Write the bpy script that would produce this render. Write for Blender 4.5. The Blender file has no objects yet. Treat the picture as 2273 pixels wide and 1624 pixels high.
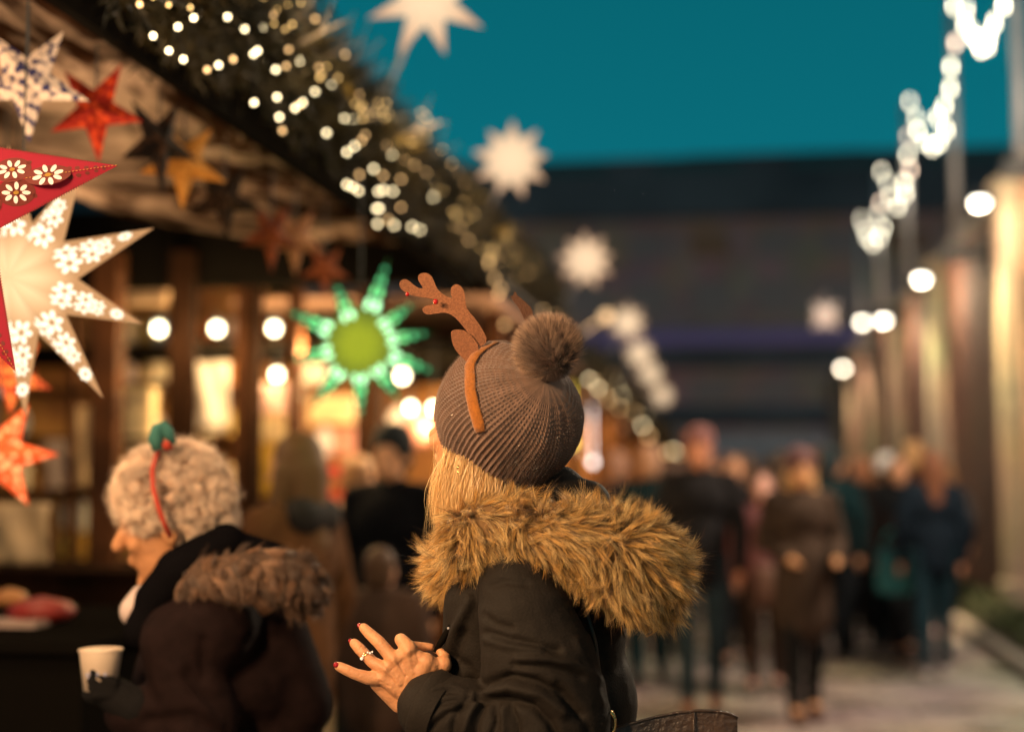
import bpy, math, random
import numpy as np
from mathutils import Vector, Matrix, noise
from mathutils.bvhtree import BVHTree
random.seed(11)
RNG = np.random.default_rng(11)
scene = bpy.context.scene
COL = scene.collection
R = math.radians

# ------------------------------------------------------------------ camera
FPX = 50 / 36 * 2273.0            # focal length in units of a 2273 px wide picture
CAM = np.array([0, 0, 1.5])
YAW, PITCH = R(9.04), R(4.49)
fwd = np.array([-math.sin(YAW) * math.cos(PITCH), math.cos(YAW) * math.cos(PITCH), math.sin(PITCH)])
rgt = np.array([math.cos(YAW), math.sin(YAW), 0.0])
upv = np.cross(rgt, fwd)

def ray(px, py):
    return fwd + rgt * (px - 1136.5) / FPX + upv * (812 - py) / FPX
def P(px, py, d):                 # point at distance d along the view axis
    return CAM + ray(px, py) * d
def at_x(px, py, X):
    r = ray(px, py); return CAM + r * (X / r[0])
def at_y(px, py, Y):
    r = ray(px, py); return CAM + r * (Y / r[1])
def D(x, y, z):                   # right, up, towards the viewer -> world direction
    v = rgt * x + upv * y - fwd * z
    return v / np.linalg.norm(v)
def ground(px, d):                # place on the ground at view distance d
    p = CAM + (fwd + rgt * (px - 1136.5) / FPX) * d
    p = p.copy(); p[2] = 0; return p

cd = bpy.data.cameras.new('camera'); cam = bpy.data.objects.new('camera', cd); COL.objects.link(cam)
cam.location = CAM
cam.rotation_euler = (math.pi / 2 + PITCH, 0, YAW)
cd.lens = 50; cd.sensor_width = 36; cd.clip_start = 0.05; cd.clip_end = 500
cd.dof.use_dof = True; cd.dof.focus_distance = 2.36; cd.dof.aperture_fstop = 1.2
scene.camera = cam

# ------------------------------------------------------------------ materials
_M = {}
def mat(name, col=(.5, .5, .5), rough=.6, spec=.4, metal=0, emit=None, es=0, noise_scale=0, noise_amt=.3, col2=None,
        bump=0, bump_scale=40, sheen=0, trans=0, attr=None, alpha=None):
    if name in _M: return _M[name]
    m = bpy.data.materials.new(name); m.use_nodes = True; nt = m.node_tree; b = nt.nodes['Principled BSDF']
    b.inputs['Base Color'].default_value = (*col, 1); b.inputs['Roughness'].default_value = rough
    b.inputs['Specular IOR Level'].default_value = spec; b.inputs['Metallic'].default_value = metal
    if sheen: b.inputs['Sheen Weight'].default_value = sheen; b.inputs['Sheen Roughness'].default_value = .5
    tc = nt.nodes.new('ShaderNodeTexCoord')
    if noise_scale:
        n = nt.nodes.new('ShaderNodeTexNoise'); n.inputs['Scale'].default_value = noise_scale; n.inputs['Detail'].default_value = 6
        nt.links.new(tc.outputs['Object'], n.inputs['Vector'])
        cr = nt.nodes.new('ShaderNodeValToRGB')
        c2 = col2 if col2 else tuple(c * (1 - noise_amt) for c in col)
        cr.color_ramp.elements[0].color = (*c2, 1); cr.color_ramp.elements[0].position = .35
        cr.color_ramp.elements[1].color = (*col, 1); cr.color_ramp.elements[1].position = .65
        nt.links.new(n.outputs['Fac'], cr.inputs['Fac']); nt.links.new(cr.outputs['Color'], b.inputs['Base Color'])
    if attr:
        a = nt.nodes.new('ShaderNodeAttribute'); a.attribute_name = attr
        nt.links.new(a.outputs['Color'], b.inputs['Base Color'])
    if bump:
        n = nt.nodes.new('ShaderNodeTexNoise'); n.inputs['Scale'].default_value = bump_scale; n.inputs['Detail'].default_value = 5
        nt.links.new(tc.outputs['Object'], n.inputs['Vector'])
        bp = nt.nodes.new('ShaderNodeBump'); bp.inputs['Strength'].default_value = bump; bp.inputs['Distance'].default_value = .01
        nt.links.new(n.outputs['Fac'], bp.inputs['Height']); nt.links.new(bp.outputs['Normal'], b.inputs['Normal'])
    if emit: b.inputs['Emission Color'].default_value = (*emit, 1); b.inputs['Emission Strength'].default_value = es
    if trans: b.inputs['Transmission Weight'].default_value = trans
    _M[name] = m; return m

# ------------------------------------------------------------------ objects
def setp(o, label=None, cat=None, group=None, kind=None):
    if label: o['label'] = label
    if cat: o['category'] = cat
    if group: o['group'] = group
    if kind: o['kind'] = kind
    return o
def link(name, me, m, parent=None, smooth=True):
    ms = m if isinstance(m, (list, tuple)) else [m]
    for k in ms:
        if k and k.name not in [q.name for q in me.materials if q]: me.materials.append(k)
    if smooth: me.polygons.foreach_set('use_smooth', [True] * len(me.polygons))
    o = bpy.data.objects.new(name, me); COL.objects.link(o)
    if parent is not None: attach(o, parent)
    return o
def attach(o, parent):
    o.parent = parent
    bpy.context.view_layer.update()
    o.matrix_parent_inverse = parent.matrix_world.inverted()
def mesh(name, v, f, m, parent=None, smooth=False, mi=None):
    me = bpy.data.meshes.new(name); me.from_pydata([tuple(map(float, a)) for a in v], [], [tuple(a) for a in f])
    o = link(name, me, m, parent, smooth)
    if mi is not None: me.polygons.foreach_set('material_index', list(mi))
    me.update(); return o
def thing(name, label, cat, loc=(0, 0, 0), group=None):
    o = bpy.data.objects.new(name, None); o.empty_display_size = .1; COL.objects.link(o)
    o.location = loc; bpy.context.view_layer.update(); return setp(o, label, cat, group)

class MB:                          # collects shapes into one mesh
    def __init__(s): s.v = []; s.f = []; s.mi = []; s.cur = 0
    def add(s, v, f):
        n = len(s.v); s.v += [tuple(map(float, a)) for a in v]; s.f += [tuple(i + n for i in q) for q in f]; s.mi += [s.cur] * len(f)
    def box(s, a, b, rz=0):
        a = np.minimum(a, b); b2 = np.maximum(a, b); c = (a + b2) / 2; h = (b2 - a) / 2
        v = []
        for z in (-1, 1):
            for x, y in ((-1, -1), (1, -1), (1, 1), (-1, 1)):
                q = np.array([x * h[0], y * h[1], z * h[2]])
                if rz: q = np.array([q[0] * math.cos(rz) - q[1] * math.sin(rz), q[0] * math.sin(rz) + q[1] * math.cos(rz), q[2]])
                v.append(c + q)
        s.add(v, [(3, 2, 1, 0), (4, 5, 6, 7), (0, 1, 5, 4), (1, 2, 6, 5), (2, 3, 7, 6), (3, 0, 4, 7)])
    def cbox(s, c, size, rz=0):
        c = np.array(c, float); h = np.array(size, float) / 2
        v = []
        for z in (-1, 1):
            for x, y in ((-1, -1), (1, -1), (1, 1), (-1, 1)):
                q = np.array([x * h[0], y * h[1], z * h[2]])
                v.append(c + np.array([q[0] * math.cos(rz) - q[1] * math.sin(rz), q[0] * math.sin(rz) + q[1] * math.cos(rz), q[2]]))
        s.add(v, [(3, 2, 1, 0), (4, 5, 6, 7), (0, 1, 5, 4), (1, 2, 6, 5), (2, 3, 7, 6), (3, 0, 4, 7)])
    def tube(s, pts, rad, n=8, cap=True):
        pts = [np.array(p, float) for p in pts]; k = len(pts)
        rr = rad if isinstance(rad, (list, tuple, np.ndarray)) else [rad] * k
        ref = None; vs = []
        for i in range(k):
            t = pts[min(i + 1, k - 1)] - pts[max(i - 1, 0)]; t = t / (np.linalg.norm(t) + 1e-9)
            if ref is None:
                ref = np.cross(t, [0, 0, 1.0]);
                if np.linalg.norm(ref) < .1: ref = np.cross(t, [1.0, 0, 0])
            ref = ref - t * np.dot(ref, t); ref /= np.linalg.norm(ref) + 1e-9
            b = np.cross(t, ref)
            for j in range(n):
                a = 2 * math.pi * j / n; vs.append(pts[i] + (ref * math.cos(a) + b * math.sin(a)) * rr[i])
        fs = [(i * n + j, i * n + (j + 1) % n, (i + 1) * n + (j + 1) % n, (i + 1) * n + j) for i in range(k - 1) for j in range(n)]
        if cap: fs += [tuple(range(n))[::-1], tuple((k - 1) * n + j for j in range(n))]
        s.add(vs, fs)
    def ball(s, c, r, rot=None, n=12, m=8):
        r = np.array(r, float) * np.ones(3); c = np.array(c, float); vs = []; fs = []
        for i in range(m + 1):
            th = math.pi * i / m
            for j in range(n):
                a = 2 * math.pi * j / n
                q = np.array([math.sin(th) * math.cos(a), math.sin(th) * math.sin(a), math.cos(th)]) * r
                if rot is not None: q = rot @ q
                vs.append(c + q)
        fs = [(i * n + j, (i + 1) * n + j, (i + 1) * n + (j + 1) % n, i * n + (j + 1) % n) for i in range(m) for j in range(n)]
        s.add(vs, fs)
    def cap(s, p0, p1, r0, r1, n=14):
        p0 = np.array(p0, float); p1 = np.array(p1, float); t = p1 - p0; L = np.linalg.norm(t)
        if L < 1e-6: s.ball(p0, max(r0, r1)); return
        t /= L; pts = []; rr = []
        for a in np.linspace(-89, 0, 6): pts.append(p0 + t * r0 * math.sin(R(a))); rr.append(r0 * math.cos(R(a)))
        for a in np.linspace(0, 89, 6): pts.append(p1 + t * r1 * math.sin(R(a))); rr.append(r1 * math.cos(R(a)))
        s.tube(pts, rr, n)
    def obj(s, name, m, parent=None, smooth=False):
        o = mesh(name, s.v, s.f, m, parent, smooth, s.mi if isinstance(m, (list, tuple)) and len(m) > 1 else None); return o

def finish(o, mods):               # evaluate modifiers into a plain mesh
    for kind, kw in mods:
        md = o.modifiers.new(kind, kind)
        for k, v in kw.items(): setattr(md, k, v)
    dg = bpy.context.evaluated_depsgraph_get(); dg.update()
    me = bpy.data.meshes.new_from_object(o.evaluated_get(dg))
    ms = [k for k in o.data.materials]
    old = o.data; o.modifiers.clear(); o.data = me; bpy.data.meshes.remove(old)
    if not len(me.materials):
        for k in ms: me.materials.append(k)
    me.polygons.foreach_set('use_smooth', [True] * len(me.polygons)); me.update()
    return o
def blob(name, mb, m, voxel, smooth=4, parent=None, fac=.5):
    o = mb.obj(name, m, None, True)
    finish(o, [('REMESH', dict(mode='VOXEL', voxel_size=voxel)), ('SMOOTH', dict(factor=fac, iterations=smooth))])
    if parent is not None: attach(o, parent)
    return o
def getv(o):
    a = np.empty(len(o.data.vertices) * 3); o.data.vertices.foreach_get('co', a); return a.reshape(-1, 3)
def getn(o):
    a = np.empty(len(o.data.vertices) * 3); o.data.vertices.foreach_get('normal', a); return a.reshape(-1, 3)
def setv(o, v): o.data.vertices.foreach_set('co', np.ascontiguousarray(v).ravel()); o.data.update()
def proj(v):                       # world points -> picture coordinates (used to lay folds where they are seen on the cloth)
    q = v - CAM; d = q @ fwd
    return 1136.5 + (q @ rgt) / d * FPX, 812 - (q @ upv) / d * FPX
def seg_dist(x, y, pl):
    best = np.full(len(x), 1e9)
    for (x0, y0), (x1, y1) in zip(pl[:-1], pl[1:]):
        dx, dy = x1 - x0, y1 - y0; t = np.clip(((x - x0) * dx + (y - y0) * dy) / (dx * dx + dy * dy), 0, 1)
        best = np.minimum(best, np.hypot(x - x0 - t * dx, y - y0 - t * dy))
    return best
def sample(o, n, keep=None):       # random points on a mesh surface
    me = o.data; me.calc_loop_triangles(); v = getv(o)
    t = np.empty(len(me.loop_triangles) * 3, np.int32); me.loop_triangles.foreach_get('vertices', t); t = t.reshape(-1, 3)
    a, b, c = v[t[:, 0]], v[t[:, 1]], v[t[:, 2]]; nr = np.cross(b - a, c - a); ar = np.linalg.norm(nr, axis=1)
    nr = nr / (ar[:, None] + 1e-12)
    k = RNG.choice(len(t), n, p=ar / ar.sum()); u, w = RNG.random((2, n)); s = u + w > 1; u[s] = 1 - u[s]; w[s] = 1 - w[s]
    p = a[k] + (b - a)[k] * u[:, None] + (c - a)[k] * w[:, None]; nn = nr[k]
    if keep is not None: q = keep(p, nn); p, nn = p[q], nn[q]
    return p, nn
def unit(a): return a / (np.linalg.norm(a, axis=-1, keepdims=True) + 1e-12)

def hair_mesh(name, m, roots, paths, width, colr, parent=None):
    """ribbons: paths N x S x 3, width N, colr N x S x 3"""
    N, S, _ = paths.shape
    t = np.gradient(paths, axis=1); t = unit(t)
    rnd = unit(RNG.normal(size=(N, 1, 3))); side = unit(np.cross(t, rnd))
    s = np.linspace(0, 1, S)[None, :]
    w = width[:, None] * np.clip(1.02 - s ** 2.2, .03, 1)
    a = paths - side * w[..., None] / 2; b = paths + side * w[..., None] / 2
    v = np.stack([a, b], 2).reshape(-1, 3)
    base = (np.arange(N) * S * 2)[:, None] + (np.arange(S - 1) * 2)[None, :]
    f = np.stack([base, base + 1, base + 3, base + 2], -1).reshape(-1, 4)
    me = bpy.data.meshes.new(name)
    me.vertices.add(len(v)); me.vertices.foreach_set('co', v.ravel())
    me.loops.add(f.size); me.loops.foreach_set('vertex_index', f.ravel().astype(np.int32))
    me.polygons.add(len(f)); me.polygons.foreach_set('loop_start', np.arange(0, f.size, 4, dtype=np.int32))
    me.update(calc_edges=True)
    ca = me.color_attributes.new('col', 'FLOAT_COLOR', 'POINT')
    c = np.repeat(colr, 2, axis=1).reshape(-1, 3); c4 = np.concatenate([c, np.ones((len(c), 1))], 1)
    ca.data.foreach_set('color', c4.astype(np.float32).ravel())
    return link(name, me, m, parent, True)
def fur(name, m, p, n, flow, length, nclump, colfn, parent=None, S=7, lift=.5, curl=.5, clump=.8, width=.0011, wild=.06):
    N = len(p); ci = RNG.choice(N, nclump, replace=False); cp = p[ci]
    own = np.empty(N, int)
    for i in range(0, N, 4000): own[i:i + 4000] = ((p[i:i + 4000, None, :] - cp[None]) ** 2).sum(-1).argmin(1)
    fl = flow(cp, n[ci]); d0 = unit(n[ci] * lift + fl)
    ax = unit(RNG.normal(size=(nclump, 3))); cu = RNG.normal(0, curl, (nclump, 1))
    ln = length * RNG.uniform(.7, 1.25, (nclump, 1))
    G = [np.zeros((nclump, 3))]; dcur = d0
    for k in range(S - 1):
        dcur = unit(dcur + np.cross(ax, dcur) * cu / (S - 1) + np.array([0, 0, -.05]) + fl * .12)
        G.append(G[-1] + dcur * ln / (S - 1))
    G = np.stack(G, 1)                                   # clump, S, 3
    s = np.linspace(0, 1, S)[None, :, None]
    off = (p - cp[own])[:, None, :]
    scale = RNG.uniform(.65, 1.12, (N, 1, 1)); sp = RNG.random((N, 1, 1)) < .05; scale = np.where(sp, scale * 1.3, scale)
    paths = cp[own][:, None, :] + G[own] * scale + off * (1 - clump * s ** 1.1)
    paths += unit(RNG.normal(size=(N, 1, 3))) * length * wild * s ** 1.5 * RNG.random((N, 1, 1)) * np.where(sp, 3, 1)
    return hair_mesh(name, m, p, paths, width * RNG.uniform(.7, 1.3, N), colfn(N, S, own, sp[:, 0, 0]), parent)
# ------------------------------------------------------------------ world, render
w = bpy.data.worlds.new("World"); scene.world = w; w.use_nodes = True
nt = w.node_tree; bg = nt.nodes['Background']
tc = nt.nodes.new('ShaderNodeTexCoord'); sx = nt.nodes.new('ShaderNodeSeparateXYZ'); nt.links.new(tc.outputs['Generated'], sx.inputs[0])
cr = nt.nodes.new('ShaderNodeValToRGB'); e = cr.color_ramp.elements
e[0].position = 0; e[0].color = (.030, .175, .235, 1); e[1].position = .50; e[1].color = (.001, .098, .125, 1)
q = e.new(.22); q.color = (.003, .150, .192, 1)
nt.links.new(sx.outputs[2], cr.inputs[0]); nt.links.new(cr.outputs[0], bg.inputs[0]); bg.inputs[1].default_value = 1.0
scene.view_settings.view_transform = 'Standard'; scene.view_settings.look = 'None'
scene.view_settings.exposure = 0; scene.view_settings.gamma = 1
scene.cycles.use_denoising = True
scene.cycles.max_bounces = 5; scene.cycles.transparent_max_bounces = 6
scene.cycles.sample_clamp_indirect = 6; scene.cycles.caustics_reflective = False; scene.cycles.caustics_refractive = False

WARM = (1, .70, .36)
def plight(p, power, col=WARM, rad=.04, name='lamp_light'):
    l = bpy.data.lights.new(name, 'POINT'); l.energy = power; l.color = col; l.shadow_soft_size = rad
    o = bpy.data.objects.new(name, l); COL.objects.link(o); o.location = p; return o
def slight(p, target, power, col=WARM, ang=60, rad=.05, blend=.6):
    l = bpy.data.lights.new('spot_light', 'SPOT'); l.energy = power; l.color = col; l.shadow_soft_size = rad; l.spot_size = R(ang); l.spot_blend = blend
    o = bpy.data.objects.new('spot_light', l); COL.objects.link(o); o.location = p
    o.rotation_euler = (Vector(target) - Vector(p)).to_track_quat('-Z', 'Y').to_euler(); return o

def brickmat(name, c1, c2, mortar, scale, axis='x'):
    m = bpy.data.materials.new(name); m.use_nodes = True; nt = m.node_tree; b = nt.nodes['Principled BSDF']
    tc = nt.nodes.new('ShaderNodeTexCoord'); s = nt.nodes.new('ShaderNodeSeparateXYZ'); c = nt.nodes.new('ShaderNodeCombineXYZ')
    nt.links.new(tc.outputs['Object'], s.inputs[0]); nt.links.new(s.outputs[1 if axis == 'x' else 0], c.inputs[0]); nt.links.new(s.outputs[1 if axis == 'z' else 2], c.inputs[1])
    br = nt.nodes.new('ShaderNodeTexBrick'); br.inputs['Scale'].default_value = scale
    br.inputs['Color1'].default_value = (*c1, 1); br.inputs['Color2'].default_value = (*c2, 1); br.inputs['Mortar'].default_value = (*mortar, 1)
    br.inputs['Mortar Size'].default_value = .015
    nt.links.new(c.outputs[0], br.inputs['Vector'])
    n = nt.nodes.new('ShaderNodeTexNoise'); n.inputs['Scale'].default_value = .7; nt.links.new(tc.outputs['Object'], n.inputs['Vector'])
    mx = nt.nodes.new('ShaderNodeMix'); mx.data_type = 'RGBA'; mx.blend_type = 'MULTIPLY'; mx.inputs[0].default_value = .6
    nt.links.new(br.outputs['Color'], mx.inputs[6]); nt.links.new(n.outputs['Color'], mx.inputs[7]); nt.links.new(mx.outputs[2], b.inputs['Base Color'])
    b.inputs['Roughness'].default_value = .85
    bp = nt.nodes.new('ShaderNodeBump'); bp.inputs['Strength'].default_value = .4; bp.inputs['Distance'].default_value = .01
    nt.links.new(br.outputs['Fac'], bp.inputs['Height']); bp.invert = True; nt.links.new(bp.outputs['Normal'], b.inputs['Normal'])
    return m

# ------------------------------------------------------------------ ground
paving = brickmat('paving', (.46, .41, .37), (.38, .34, .31), (.16, .14, .13), 1.6, 'z')
paving.node_tree.nodes['Principled BSDF'].inputs['Roughness'].default_value = .42
pn = paving.node_tree; n2 = pn.nodes.new('ShaderNodeTexNoise'); n2.inputs['Scale'].default_value = 1.1; n2.inputs['Detail'].default_value = 8; tcn = pn.nodes.new('ShaderNodeTexCoord'); pn.links.new(tcn.outputs['Object'], n2.inputs['Vector'])
r2 = pn.nodes.new('ShaderNodeMapRange'); r2.inputs[1].default_value = .38; r2.inputs[2].default_value = .62; r2.inputs[3].default_value = .16; r2.inputs[4].default_value = .6; pn.links.new(n2.outputs['Fac'], r2.inputs[0]); pn.links.new(r2.outputs[0], pn.nodes['Principled BSDF'].inputs['Roughness'])
r3 = pn.nodes.new('ShaderNodeMapRange'); r3.inputs[1].default_value = .38; r3.inputs[2].default_value = .6; r3.inputs[3].default_value = .72; r3.inputs[4].default_value = 1.1; pn.links.new(n2.outputs['Fac'], r3.inputs[0])
bsd = pn.nodes['Principled BSDF']; old_ = bsd.inputs['Base Color'].links[0].from_socket; m3 = pn.nodes.new('ShaderNodeVectorMath'); m3.operation = 'SCALE'; pn.links.new(old_, m3.inputs[0]); pn.links.new(r3.outputs[0], m3.inputs['Scale']); pn.links.new(m3.outputs[0], bsd.inputs['Base Color'])
g = MB(); g.add([(-200, -60, 0), (200, -60, 0), (200, 400, 0), (-200, 400, 0)], [(0, 1, 2, 3)])
setp(g.obj('ground', paving), kind='structure')
kerbm = mat('kerb_stone', (.22, .2, .18), .8, noise_scale=6)
k = MB(); k.box(np.array([2.05, 2, 0]), np.array([2.17, 46, .13])); setp(k.obj('kerb', kerbm), kind='structure')
# planted strip along the wall
leafm = mat('hedge_leaf', (.035, .05, .012), .6, noise_scale=9, col2=(.015, .022, .008))
hp = []
N = 26000
hx = RNG.uniform(2.18, 2.66, N); hy = RNG.uniform(4, 44, N) ; hz = .13 + .22 * np.sqrt(np.clip(1 - ((hx - 2.42) / .27) ** 2, 0, 1)) * RNG.uniform(.35, 1, N)
c = np.stack([hx, hy, hz], 1); paths = c[:, None, :] + unit(RNG.normal(size=(N, 1, 3)) + np.array([0, 0, .7])) * np.linspace(0, .055, 3)[None, :, None]
hm = hair_mesh('low_hedge', leafm, c, paths, np.full(N, .035), np.ones((N, 3, 3)))
setp(hm, 'low dark green planting running along the foot of the brick wall', 'hedge')
soil = MB(); soil.box(np.array([2.17, 2, 0]), np.array([2.68, 46, .15])); so = soil.obj('soil_bed', mat('soil', (.03, .022, .015), .95, noise_scale=20)); attach(so, hm)

# ------------------------------------------------------------------ brick wall with pilasters
brick = brickmat('red_brick', (.23, .095, .055), (.15, .06, .035), (.13, .09, .07), 4.5)
pale = brickmat('pale_brick', (.42, .33, .24), (.34, .27, .2), (.3, .26, .2), 4.5)
WT = 4.35
wall = MB(); wall.box(np.array([2.7, 2, 0]), np.array([3.05, 44, WT])); wo = setp(wall.obj('brick_wall', brick), 'long red brick wall with lit pilasters along the right of the lane', 'wall')
cp = MB(); cp.box(np.array([2.64, 2, WT]), np.array([3.1, 44, WT + .12])); cp.obj('coping', kerbm, wo)
pil_y = []
for px in (2242, 2078, 1990, 1936, 1892, 1862):
    y = at_x(px, 900, 2.6)[1]; pil_y.append(y)
    b = MB(); b.box(np.array([2.52, y - .2, 0]), np.array([2.72, y + .2, WT - .05])); b.box(np.array([2.47, y - .26, WT - .05]), np.array([2.72, y + .26, WT + .04])); b.box(np.array([2.48, y - .25, 0]), np.array([2.72, y + .25, .5]))
    b.obj('pilaster', pale, wo)
pl = MB(); pl.box(np.array([2.66, 12.2, 1.0]), np.array([2.697, 12.6, 2.9]))
setp(pl.obj('wall_banner', mat('banner', (.55, .55, .62), .7, noise_scale=4)), 'tall narrow pale banner fixed flat on the near brick wall', 'banner')

metal = mat('dark_metal', (.03, .03, .032), .45, metal=.6)
galv = mat('grey_metal', (.30, .29, .31), .5, metal=.3)
lampglow = mat('lamp_glow', (1, 1, 1), .4, emit=(1, .95, .80), es=11)
names = ['first and nearest wall lamp, over the brightest pilaster at the right', 'second wall lamp from the right, glowing white above its pilaster', 'third wall lamp from the right, above a narrow lit pilaster', 'fourth wall lamp down the lane, small and white', 'fifth wall lamp, smallest and farthest down the lane']
for k, (px, py, pw) in enumerate(((2175, 445, 260), (2046, 616, 230), (1961, 708, 200), (1914, 712, 120), (1871, 815, 200))):
    y = pil_y[k] if k != 3 else pil_y[3]
    p = at_x(px, py, 2.27)
    t = thing('wall_lamp', names[k], 'wall lamp', tuple(p), 'wall lamps above the pilasters')
    b = MB(); b.tube([(p[0] + .1, p[1], p[2] + .05), (2.4, (p[1] + y) / 2, p[2] + .09), (2.54, y, p[2] + .02)], .018); b.obj('arm', metal, t)
    b = MB(); b.tube([p + np.array([0, 0, .09]), p + np.array([0, 0, .05]), p + np.array([0, 0, .0])], [.03, .06, .075], 16); b.obj('shade', metal, t, True)
    b = MB(); b.ball(p + np.array([0, 0, -.02]), (.07, .07, .045)); b.obj('globe', lampglow, t, True)
    slight((p[0] - .02, y - .25, WT - .1), (2.55, y, 1.4), pw * 11, (1, .70, .38), 32, .06)
    plight(p + np.array([-.05, 0, -.2]), pw * .42, (1, .74, .46), .1)

# unseen wall lamps added beside and behind the viewer as fill light
for k, y in enumerate((9.0, 4.3, -.4)):
    p = np.array([2.27, y, 4.1]); t = thing('wall_lamp', ['wall lamp just past the right edge, next to the nearest pilaster', 'wall lamp beside the viewer on the brick wall', 'wall lamp behind the viewer on the brick wall'][k], 'wall lamp', tuple(p), 'wall lamps above the pilasters')
    b = MB(); b.tube([p + np.array([.1, 0, .05]), (2.7, y, 4.1)], .018); b.obj('arm', metal, t)
    b = MB(); b.tube([p + np.array([0, 0, .09]), p + np.array([0, 0, .05]), p], [.04, .11, .13], 16); b.obj('shade', metal, t, True)
    b = MB(); b.ball(p + np.array([0, 0, -.03]), (.12, .12, .075)); b.obj('globe', lampglow, t, True)
    plight(p + np.array([-.05, 0, -.22]), (820, 120, 90)[k], (1, .80, .56), .12)
# festoon posts on brackets and festoon spans
bulbm = mat('festoon_bulb', (1, 1, 1), .4, emit=(1, .90, .66), es=12)
dimbulb = mat('festoon_bulb_dim', (1, .8, .7), .4, emit=(1, .72, .52), es=9)
wire = mat('cable', (.02, .02, .02), .6)
posts = []
for i, (px, top, bot) in enumerate(((2268, -60, 380), (2125, -15, 566), (2019, 215, 640), (1957, 375, 700), (1914, 488, 770))):
    p1 = at_x(px, top, 2.36); p0 = at_x(px, bot, 2.36); posts.append(p1)
    t = thing('festoon_post', ['grey post at the extreme right edge carrying festoon lights', 'tallest complete grey post on a black bracket, between two festoon loops', 'slim grey post between the second and third light loops', 'slim post between the third and fourth light loops', 'farthest slim post at the end of the festoon'][i], 'post', tuple(p0), 'festoon posts along the wall')
    b = MB(); b.tube([(p0[0], p0[1], p0[2]), (p0[0], p0[1], p1[2] + .05)], .05 if i < 2 else .045, 10); b.obj('pole', galv, t, True)
    b = MB(); b.cbox((2.46, p0[1], p0[2] + .02), (.5, .12, .16)); b.cbox((2.66, p0[1], p0[2]), (.08, .2, .4)); b.obj('bracket', metal, t)
spans = [
 ([(2268, -58), (2228, 19), (2207, 58), (2195, 87), (2192, 108), (2178, 114), (2166, 94), (2157, 77), (2141, 60), (2146, 29), (2118, 19)], [], 'nearest festoon loop of white bulbs, at the top right corner'),
 ([(2121, 102), (2111, 154), (2109, 202), (2096, 242), (2100, 294), (2085, 321), (2070, 331), (2052, 319), (2037, 296), (2034, 266), (2020, 231)], [0], 'second festoon loop of bulbs, long and hanging between two posts'),
 ([(2081, 267), (2016, 308), (2015, 348), (2020, 381), (2007, 410), (2009, 435), (1993, 462), (1976, 439), (1970, 410), (1957, 385)], [1, 3], 'third festoon loop, a tight V of bulbs'),
 ([(1955, 454), (1949, 479), (1960, 508), (1953, 531), (1937, 543), (1925, 530), (1920, 512), (1912, 491)], [0], 'fourth festoon loop, lowest and farthest cluster of bulbs'),
]
for pts, dim, lab in spans:
    w3 = [at_x(px, py, 2.25 + .02 * ((i * 7) % 3 - 1)) for i, (px, py) in enumerate(pts)]
    t = thing('festoon_lights', lab, 'festoon lights', tuple(w3[0]), 'festoon light loops along the wall')
    sw = sorted(w3, key=lambda a: a[1])
    b = MB(); b.tube([a + np.array([0, 0, .07]) for a in sw], .006, 5); b.obj('cable', wire, t)
    for i, a in enumerate(w3):
        if i == 0 and pts[0][1] < -40: continue
        b = MB(); b.ball(a, .021, n=10, m=7); b.cap(a + np.array([0, 0, .03]), a + np.array([0, 0, .065]), .016, .016, 8)
        b.obj('bulb', dimbulb if i in dim else bulbm, t, True)
    mid = sum(sw) / len(sw); plight(mid + np.array([-.15, 0, -.1]), 40, (1, .85, .6), .3)

# ------------------------------------------------------------------ far building across the lane end
bd = mat('dark_facade', (.060, .075, .085), .8, noise_scale=.25, col2=(.03, .042, .05))
bb = brickmat('far_brick', (.36, .25, .20), (.30, .22, .19), (.24, .20, .19), 2.5, 'y')
YB = 58
def zb(py): return float(at_y(1600, py, YB)[2])
X0, X1 = -40, 26
b = MB(); b.box(np.array([X0, YB, 0]), np.array([X1, YB + 12, zb(485)])); bld = setp(b.obj('long_building', bb), 'long dark flat-roofed building closing the far end of the lane', 'building')
b = MB(); b.box(np.array([X0, YB - .6, zb(485)]), np.array([X1, YB + 12, zb(352)])); b.obj('roof', bd, bld)
b = MB(); b.box(np.array([-2, YB + 2, zb(352)]), np.array([5.5, YB + 9, zb(318)])); b.cbox((7.8, YB + 4, zb(352) + .5), (1.2, 1.2, 1.0)); b.box(np.array([14, YB + 2, zb(352)]), np.array([22, YB + 8, zb(330)])); b.obj('roof_block', mat('roof_grey', (.16, .17, .2), .8), bld)
band = mat('teal_glass', (.03, .06, .06), .3)
for x in np.arange(-14, 20, 5.4):
    b = MB(); b.box(np.array([x, YB - .66, zb(385)]), np.array([x + 3.4, YB - .6, zb(362)])); b.obj('roof_window', band, bld)
b = MB(); b.box(np.array([X0, YB - .5, zb(815)]), np.array([X1, YB, zb(775)])); b.box(np.array([X0, YB - .9, zb(940)]), np.array([X1, YB, zb(900)])); b.obj('canopy', bd, bld)
b = MB(); b.box(np.array([-9, YB - .55, zb(768)]), np.array([7, YB - .45, zb(735)])); b.obj('light_strip', mat('violet_strip', (.1, .08, .2), .5, emit=(.075, .05, .12), es=.17), bld)
b = MB(); b.box(np.array([X0, YB - .1, zb(1040)]), np.array([X1, YB, zb(955)])); b.obj('shutter', mat('shutter_grey', (.30, .32, .34), .6, noise_scale=2), bld)
wm = mat('far_window', (.17, .14, .13), .5); wl = mat('far_window_warm', (.1, .06, .03), .4, emit=(.5, .22, .10), es=.03)
i = 0
for r0, r1 in ((520, 570), (625, 700), (840, 890)):
    for x in np.arange(-20, 22, 2.6):
        b = MB(); b.box(np.array([x, YB - .05, zb(r1)]), np.array([x + 1.5, YB + .05, zb(r0)])); i += 1
        b.obj('window', wl if (i * 7) % 11 < 2 else wm, bld)

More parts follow.
